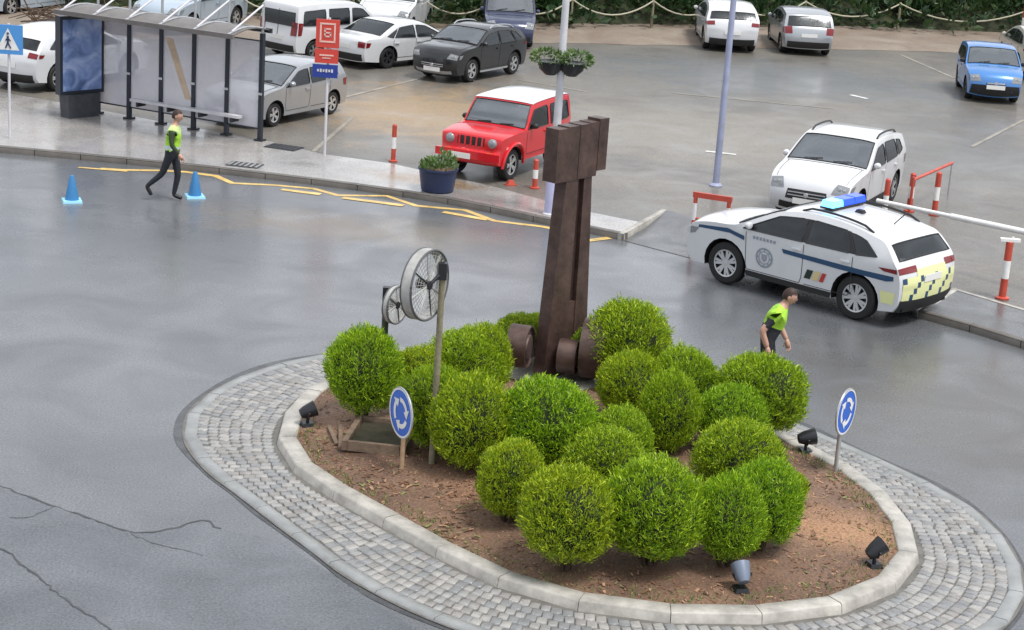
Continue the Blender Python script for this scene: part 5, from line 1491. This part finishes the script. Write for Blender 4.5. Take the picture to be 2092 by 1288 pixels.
# hanging flower baskets
lpb = Vector((0.618, 35.280, 0.124))
for sx, lab in ((-1, 'dark flower basket with pale flowers on the left of the lamp post'), (1, 'flower basket with bright leaves on the right of the lamp post')):
    t = empty('flower_basket', (lpb.x + sx * .20, lpb.y - .02, 3.05), 0, lab, 'flower basket', 'flower baskets on the lamp post')
    b = MB(); b.lathe([(.001, -.22), (.10, -.21), (.22, -.10), (.27, .04), (.255, .05), (.2, .03), (.001, .02)], 18); b.build('bowl', M_DARKM, t, .6)
    b = MB(); b.tube((-sx * .2, 0, .0), (0, 0, .0), .02, n=6); b.build('bracket', M_DARKM, t, .6)
    pts = []
    for k in range(420):
        d = Vector((random.gauss(0, 1), random.gauss(0, 1), random.gauss(.3, .6))).normalized()
        pts.append((Vector((d.x * .26 + sx * .08, d.y * .26, .10 + d.z * (.15 if d.z > 0 else .12))), d + Vector((0, 0, .1))))
    leaves(pts, M_FLOWER, 'foliage', .08, lambda: random.uniform(.2, .4), t)
# planter
t = empty('planter', (-1.675, 36.704, 0.124), R(-8), 'dark blue tub planter with small plants by the kerb', 'planter')
b = MB(); b.lathe([(.001, .0), (.30, .0), (.33, .03), (.385, .42), (.41, .44), (.41, .48), (.37, .48), (.36, .43), (.001, .42)], 28); b.build('tub', M_NAVY, t, .5)
b = MB(); b.lathe([(.001, .445), (.365, .44)], 20); b.build('compost', M_SOIL, t, None)
pts = []
for k in range(420):
    a = random.uniform(0, 2 * PI); r = .36 * math.sqrt(random.random()); h = random.uniform(0, .30) * (1 - (r / .5) ** 2) * (1.2 if math.cos(a) > 0 else .7)
    pts.append((Vector((r * math.cos(a), r * math.sin(a), .45 + h)), Vector((math.cos(a) * .5 + random.gauss(0, .4), math.sin(a) * .5 + random.gauss(0, .4), .8))))
leaves(pts, M_FLOWER, 'foliage', .11, lambda: random.uniform(.12, .3), t)
# ------------------------------------------------------------------ bollards and barriers
def bollard(base, h, r, label, cap_white=False):
    t = empty('bollard', base, 0, label, 'bollard', 'red and white bollards')
    b = MB(); b.lathe([(.001, .0), (r * 1.9, .0), (r * 1.9, .025), (r, .04)], 14); b.build('foot', M_RED, t, .6)
    for k, (z0, z1, m_) in enumerate(((.03, .36, M_RED), (.36, .68, M_WHITE), (.68, 1.0, M_RED))):
        b = MB(); b.lathe([(r, h * z0), (r, h * z1)], 14); b.build('red_band' if m_ is M_RED else 'white_band', m_, t, .8)
    b = MB(); b.lathe([(r, h), (r * .9, h + .015), (r * .5, h + .03), (.001, h + .035)], 14); b.build('cap', M_RED, t, .8)
    return t
bollard((-2.776, 39.331, 0.124), .78, .05, 'red and white bollard standing alone in front of the wet car park')
bollard((0.288, 37.562, 0.124), .58, .055, 'short bollard beside the red off-roader front wheel')
bollard((7.221, 36.086, 0.124), .96, .055, 'bollard behind the police light bar, at the arm end')
bollard((8.062, 37.777, 0.124), .78, .06, 'bollard beside the white hatchback rear wheel')
bollard((8.537, 37.558, 0.124), .88, .06, 'free standing bollard right of the white hatchback')
bb_ = bollard((8.433, 31.136, 0.124), 1.0, .065, 'nearest bollard carrying the white barrier arm')
t = empty('barrier_arm', (8.433, 31.136, 0.124), 0, 'white barrier arm above the driveway', 'barrier')
pa, pb = Vector((6.686, 34.224, 1.050)), Vector((8.901, 32.057, 1.120)); dv = (pb - pa); org = Vector((8.433, 31.136, 0.124))
b = MB(); b.tube(pa - org, pa + dv * .52 - org, .04, n=10); b.build('arm', M_WHITE, t, .8)
b = MB(); b.tube(pa + dv * .52 - org, pa + dv * 1.9 - org, .055, n=10); b.build('arm_sleeve', M_WHITE, t, .8)
b = MB(); b.box((0, 0, 1.04), (.34, .10, .05)); b.tube((0, 0, .98), (.05, .0, 1.10), .02, n=6); b.build('rest_fork', M_WHITE, t, .5)
b = MB(); e_ = pa + dv * 1.9 - org; b.box((e_.x, e_.y, .55), (.35, .35, 1.1)); b.build('barrier_cabinet', M_WHITE, t, .5)
# red swing bar
pa, pb = Vector((7.993, 37.410, 0.860)), Vector((9.269, 39.693, 0.800))
t = empty('swing_bar', (pa.x, pa.y, ZS), 0, 'thin red swing bar behind the two bollards', 'barrier')
b = MB(); b.tube((0, 0, .74), (pb.x - pa.x, pb.y - pa.y, .72), .035, n=8); b.build('bar', M_RED, t, .8)
b = MB(); b.tube((0, 0, 0), (0, 0, .8), .03, n=8); b.build('hinge_post', M_RED, t, .8)
b = MB(); b.tube((pb.x - pa.x, pb.y - pa.y, 0.0), (pb.x - pa.x, pb.y - pa.y, .74), .02, n=8); b.build('end_stay', M_GALV, t, .8)
# red and white hoop guard
pa, pb = Vector((3.253, 33.791, 0.124)), Vector((3.757, 33.590, 0.124))
t = empty('guard_hoop', pa, math.atan2((pb - pa).y, (pb - pa).x), 'red and white hoop guard in front of the police car bonnet', 'barrier')
gl = (pb - pa).length + .1
for x in (0, gl):
    for z0, z1, m_ in ((0, .42, M_RED), (.42, .74, M_WHITE), (.74, .9, M_RED)):
        b = MB(); b.tube((x, 0, z0), (x, 0, z1), .04, n=10); b.build('upright', m_, t, .8)
b = MB(); b.box((gl / 2, 0, .90), (gl + .10, .07, .10)); b.build('top_rail', M_RED, t, .4)
b = MB(); b.tube((0, 0, .45), (gl, 0, .45), .025, n=8); b.build('mid_rail', M_RED, t, .8)
# small red wheel stop by the off-roader
t = empty('red_wedge', (-0.211, 37.739, 0.124), R(30), 'small red wedge on the ground at the off-roader wheel', 'wedge')
b = MB(); b.box((0, 0, .05), (.18, .12, .10), 0, 0, .6); b.build('block', M_RED, t, .4)
b = MB(); b.box((0, 0, .005), (.24, .16, .012)); b.build('base_plate', M_RED, t, None)
# red and white marker post by the beige car
t = empty('marker_post', (17.75, 67.5, ZS), 0, 'tall red and white marker post in the top right corner', 'marker post')
for z0, z1, m_ in ((0, .5, M_RED), (.5, 1.0, M_WHITE), (1.0, 1.7, M_RED), (1.7, 2.2, M_WHITE), (2.2, 2.7, M_RED)):
    b = MB(); b.lathe([(.17, z0), (.17, z1)], 14); b.build('red_band' if m_ is M_RED else 'white_band', m_, t, .8)
b = MB(); b.lathe([(.17, 2.7), (.12, 2.76), (.001, 2.78)], 14); b.build('cap', M_RED, t, .8)
# blue cones
def cone(base, label):
    t = empty('traffic_cone', base, R(20), label, 'traffic cone', 'blue traffic cones')
    b = MB(); b.box((0, 0, .02), (.36, .36, .04), 0, 0, .95); b.build('base', M_CONEB, t, .4)
    b = MB(); b.lathe([(.13, .04), (.115, .14), (.05, .46), (.035, .50), (.001, .50)], 18); co = b.build('body', M_CONE, t, .6)
    b = MB(); b.lathe([(.108, .17), (.085, .28)], 18); b.build('pale_band', M_CONEB, co, None)
cone((-8.434, 34.182, 0.000), 'blue traffic cone farther left on the road')
cone((-6.301, 35.231, 0.000), 'blue traffic cone just right of the walking officer')

# ------------------------------------------------------------------ rope fence along the bank
fp = [(-9.345, 58.806, 0.200), (-7.402, 59.346, 0.200), (-5.723, 59.740, 0.200), (-3.563, 60.377, 0.200), (-1.214, 61.600, 0.200), (1.311, 62.914, 0.200), (4.102, 64.106, 0.200), (6.778, 65.759, 0.200), (9.722, 67.154, 0.200), (13.389, 68.642, 0.200), (17.956, 68.789, 0.200), (21.155, 69.577, 0.200)]
fence = empty('rope_fence', fp[0], 0, 'pale rope fence on thin posts along the bank', 'fence')
o0 = Vector(fp[0])
tops = []
for k, p in enumerate(fp):
    b = MB(); q = Vector(p) - o0; b.tube((q.x, q.y, -.1), (q.x, q.y, 1.05), .055, .045, 8); b.build('fence_post', M_WOOD, fence, .8); tops.append(q + Vector((0, -.03, 1.0)))
for a, b_ in zip(tops, tops[1:]):
    r = MB(); r.path([a.lerp(b_, i / 10) - Vector((0, 0, .50 * 4 * (i / 10) * (1 - i / 10))) for i in range(11)], .028, 6); r.build('rope', M_ROPE, fence, .9)
# debris heap beside the fence at the top left
heap = empty('brushwood_heap', (-13.3, 55.2, ZS), 0, 'heap of brown brushwood above the white crossover', 'brushwood')
b = MB()
for k in range(150):
    p = Vector((random.uniform(-1.6, 1.6), random.uniform(-.8, .8), random.uniform(0, .55))); d = Vector((random.gauss(0, 1), random.gauss(0, .6), random.gauss(0, .35))).normalized() * random.uniform(.2, .7)
    b.tube(p - d, p + d, .025, .012, 5)
b.build('twigs', mat('brown_twig', (.09, .06, .04), .8), heap, None)
b = MB(); b.lathe([(1.5, 0), (1.2, .3), (.5, .5), (.001, .55)], 14, Matrix.Diagonal((1, .55, 1, 1))); b.build('mound', mat('heap_soil', (.06, .045, .035), .9, bump=(5, .8)), heap, .8)

# ------------------------------------------------------------------ people
M_HIVIS = mat('hi_vis_yellow_green', (0.36, 0.66, 0.045), .55, noise=(12, .25), bump=(11, .9))
M_HIVIS2 = mat('hi_vis_pale', (0.50, 0.66, 0.24), .55, noise=(12, .2), bump=(11, .9))
M_BAND = mat('reflective_band', (0.52, 0.62, 0.60), .4)
M_UNI = mat('dark_uniform', (0.016, 0.019, 0.026), .7, noise=(14, .25), bump=(13, .9))
M_UNIG = mat('dark_green_sleeve', (0.03, 0.05, 0.018), .7)
M_SKIN = mat('skin', (0.46, 0.27, 0.20), .5)
M_HAIR = mat('dark_hair', (0.035, 0.018, 0.014), .6)
M_SHOE = mat('black_shoe', (0.01, 0.01, 0.011), .45)
PM = [M_HIVIS, M_UNI, M_SKIN, M_SHOE, M_BAND, M_UNIG, M_HIVIS2]

def person(loc, rz, label, J, bones, matfn, hands, head, lookz, vest_children=None):
    """J: joint -> (pos, radius); one skinned body, coloured by clothing; hair, ears, hands and belt follow"""
    names = list(J); idx = {n: i for i, n in enumerate(names)}
    me = bpy.data.meshes.new('body'); me.from_pydata([J[n][0] for n in names], [(idx[a], idx[b]) for a, b in bones], [])
    o = bpy.data.objects.new('tmp', me); COL.objects.link(o)
    sk = o.modifiers.new('s', 'SKIN'); sk.use_smooth_shade = True
    for i, n in enumerate(names):
        r = J[n][1]; me.skin_vertices[0].data[i].radius = r if isinstance(r, tuple) else (r, r); me.skin_vertices[0].data[i].use_root = (n == 'pelvis')
    ss = o.modifiers.new('u', 'SUBSURF'); ss.levels = 2; ss.render_levels = 2
    dg = bpy.context.evaluated_depsgraph_get()
    bm_ = bpy.data.meshes.new_from_object(o.evaluated_get(dg))
    bpy.data.objects.remove(o)
    vs = [v.co.copy() for v in bm_.vertices]; fs = [tuple(p.vertices) for p in bm_.polygons]; fm = []
    segs = [(a, b, Vector(J[a][0]), Vector(J[b][0])) for a, b in bones]
    for p in bm_.polygons:
        c = Vector(p.center); best = None
        for a, b, pa, pb in segs:
            d = pb - pa; t = max(0, min(1, (c - pa).dot(d) / d.length_squared)); q = (pa + d * t - c).length / (0.5 * ((J[a][1] if not isinstance(J[a][1], tuple) else J[a][1][0]) + (J[b][1] if not isinstance(J[b][1], tuple) else J[b][1][0])))
            if best is None or q < best[0]: best = (q, a, b, t)
        fm.append(matfn(best[1], best[2], best[3], c))
    body = MB(); body.v = [tuple(v) for v in vs]; body.f = fs; body.m = fm
    # hands: palm and five bent fingers, rooted in the wrist
    for wrist, pdir, pside in hands:
        w = Vector(J[wrist][0]); d = Vector(pdir).normalized(); s_ = (Vector(pside) - d * Vector(pside).dot(d)).normalized(); n = d.cross(s_)
        body.path([w - d * .02, w + d * .03, w + d * .07, w + d * .095], [.024, .036, .04, .034], 8, 2)
        for f, (off, ln) in enumerate(((-.030, .062), (-.010, .072), (.010, .068), (.029, .055))):
            b0 = w + d * .085 + s_ * off
            body.path([b0, b0 + d * ln * .5 + n * .008, b0 + d * ln * .85 + n * .024, b0 + d * ln + n * .04], [.0095, .009, .008, .006], 6, 2)
        b0 = w + d * .03 + s_ * -.034
        body.path([b0, b0 + d * .03 - s_ * .022, b0 + d * .058 - s_ * .028 + n * .012], [.011, .010, .007], 6, 2)
    root = empty('person', loc, rz, label, 'person')
    bo = body.build('body', PM, root, None)
    for p in bo.data.polygons: p.use_smooth = True
    hc, hr, fwd = Vector(head[0]), head[1], Vector(head[2]).normalized()
    side = Vector((0, 0, 1)).cross(fwd).normalized(); up = fwd.cross(side)
    M = Matrix((( fwd.x, side.x, up.x, hc.x), (fwd.y, side.y, up.y, hc.y), (fwd.z, side.z, up.z, hc.z), (0, 0, 0, 1)))
    # head with brow, nose, chin
    b = MB(); vs = []; fs = []; n1, n2 = 20, 16
    for i in range(n2 + 1):
        ph = PI * i / n2
        for j in range(n1):
            t = 2 * PI * j / n1; x, y, z = math.sin(ph) * math.cos(t), math.sin(ph) * math.sin(t), math.cos(ph)
            X, Y_, Z = x * .098, y * .076, z * .118
            if z < -.1: X *= 1 - .18 * (-z); Y_ *= 1 - .32 * (-z); X += .012 * (-z)
            if x > .8 and abs(y) < .25 and -.35 < z < .12: X += .018 * (1 - abs(y) * 4)
            vs.append(M @ Vector((X, Y_, Z)))
    for i in range(n2):
        for j in range(n1): fs.append((i * n1 + j, i * n1 + (j + 1) % n1, (i + 1) * n1 + (j + 1) % n1, (i + 1) * n1 + j))
    b.add(vs, fs)
    for sg in (-1, 1): b.lathe([(.001, -.012), (.022, -.006), (.028, .004), (.02, .010), (.001, .008)], 10, M @ T(-.005, sg * .076, -.005) @ Matrix.Rotation(PI / 2, 4, 'X') @ Matrix.Diagonal((.8, 1.25, 1, 1)))
    ho = b.build('head', M_SKIN, root, 1.2)
    for sg in (-1, 1):
        b = MB(); b.lathe([(.001, .008), (.008, .005), (.010, 0), (.001, -.006)], 8, M @ T(.088, sg * .03, .005) @ Matrix.Rotation(PI / 2, 4, 'Y')); b.build('eye', M_HAIR, ho, .8)
    b = MB(); b.box((.093, 0, -.058), (.012, .045, .008), M=M); b.build('mouth', mat('lips', (.30, .11, .09), .5), ho, None)
    b = MB(); vs = []; fs = []
    for i in range(10):
        ph = R(100) * i / 9
        for j in range(20):
            t = 2 * PI * j / 20; x, y, z = math.sin(ph) * math.cos(t), math.sin(ph) * math.sin(t), math.cos(ph)
            lim = R(62) if x > .25 else R(112)
            p2 = min(ph, lim) if x > .25 else ph * 1.12
            x, y, z = math.sin(p2) * math.cos(t), math.sin(p2) * math.sin(t), math.cos(p2)
            vs.append(M @ Vector((x * .106 - .003, y * .084, z * .128 + .002)))
    for i in range(9):
        for j in range(20): fs.append((i * 20 + j, i * 20 + (j + 1) % 20, (i + 1) * 20 + (j + 1) % 20, (i + 1) * 20 + j))
    b.add(vs, fs); b.build('hair', M_HAIR, root, 1.2)
    return root

# officer walking to the right: front leg planted, rear heel lifted. local x = walking direction
J = {'pelvis': ((0, 0, .94), (.125, .15)), 'belly': ((.01, 0, 1.08), (.12, .155)), 'chest': ((.03, 0, 1.28), (.125, .17)), 'upper': ((.035, 0, 1.40), (.10, .15)), 'neck': ((.05, 0, 1.50), .058), 'skull': ((.075, 0, 1.60), .06),
     'hipL': ((.03, .09, .90), .095), 'kneeL': ((.10, .09, .50), .066), 'ankL': ((.02, .09, .10), .046), 'toeL': ((.19, .09, .045), .038),
     'hipR': ((-.02, -.09, .90), .095), 'kneeR': ((-.16, -.09, .54), .066), 'ankR': ((-.46, -.09, .27), .046), 'toeR': ((-.36, -.09, .10), .038),
     'shL': ((.03, .19, 1.40), .068), 'elL': ((-.08, .25, 1.14), .048), 'wrL': ((.02, .25, .92), .034),
     'shR': ((.04, -.19, 1.40), .068), 'elR': ((.06, -.25, 1.13), .050), 'wrR': ((.20, -.22, .96), .036)}
B = [('pelvis', 'belly'), ('belly', 'chest'), ('chest', 'upper'), ('upper', 'neck'), ('neck', 'skull'), ('pelvis', 'hipL'), ('hipL', 'kneeL'), ('kneeL', 'ankL'), ('ankL', 'toeL'), ('pelvis', 'hipR'), ('hipR', 'kneeR'), ('kneeR', 'ankR'), ('ankR', 'toeR'), ('upper', 'shL'), ('shL', 'elL'), ('elL', 'wrL'), ('upper', 'shR'), ('shR', 'elR'), ('elR', 'wrR')]
def mf1(a, b, t, c):
    if b.startswith('toe'): return 3
    if b in ('neck',): return 0 if c.z < 1.47 else 2
    if b == 'skull': return 2
    if b[:2] in ('el', 'wr'): return 5
    if c.z > 1.0 and abs(c.y) < .21 and b[:2] in ('be', 'ch', 'up', 'sh'): return 4 if 1.02 < c.z < 1.08 else (0 if c.z < 1.34 else 6)
    if b[:2] == 'sh': return 5
    return 1 if c.z < 1.0 else 0
person((-6.668, 34.769, 0.000), R(-4), 'walking person in a yellow-green vest and dark trousers near the cones', J, B, mf1,
       [('wrL', (.15, 0, -1), (1, 0, 0)), ('wrR', (.6, 0, -.8), (1, 0, .5))], ((.095, 0, 1.655), .1, (1, 0, -.08)), 0)
# officer bending to the right beside the island
J2 = {'pelvis': ((0, 0, .94), (.125, .15)), 'belly': ((.03, 0, 1.07), (.12, .155)), 'chest': ((.09, 0, 1.23), (.125, .175)), 'upper': ((.13, 0, 1.34), (.105, .16)), 'neck': ((.18, 0, 1.44), .06), 'skull': ((.21, 0, 1.51), .06),
      'hipL': ((.0, .10, .90), .098), 'kneeL': ((.10, .11, .49), .068), 'ankL': ((.06, .11, .10), .047), 'toeL': ((.23, .11, .045), .04),
      'hipR': ((-.02, -.10, .90), .098), 'kneeR': ((.0, -.11, .49), .068), 'ankR': ((-.18, -.11, .10), .047), 'toeR': ((-.01, -.11, .045), .04),
      'shL': ((.13, .20, 1.33), .07), 'elL': ((.14, .27, 1.05), .05), 'wrL': ((.26, .22, .86), .036),
      'shR': ((.10, -.20, 1.33), .07), 'elR': ((-.10, -.28, 1.10), .052), 'wrR': ((.0, -.27, .86), .038)}
def mf2(a, b, t, c):
    if b.startswith('toe'): return 3
    if b == 'neck': return 0 if t < .6 else 2
    if b == 'skull': return 2
    if b[:2] == 'wr': return 2
    if b[:2] == 'el': return 0 if t < .35 else (1 if t < .75 else 2)
    if b[:2] in ('up', 'sh'): return 0
    if b == 'chest': return 0 if t > .35 else 1
    return 1
person((3.60, 24.98, 0), R(-8), 'person in a neon green and black shirt bending beside the island', J2, B, mf2,
       [('wrL', (.3, 0, -1), (1, 0, 0)), ('wrR', (.3, .1, -1), (1, 0, 0))], ((.235, 0, 1.555), .1, (1, -.05, -.30)), 0)
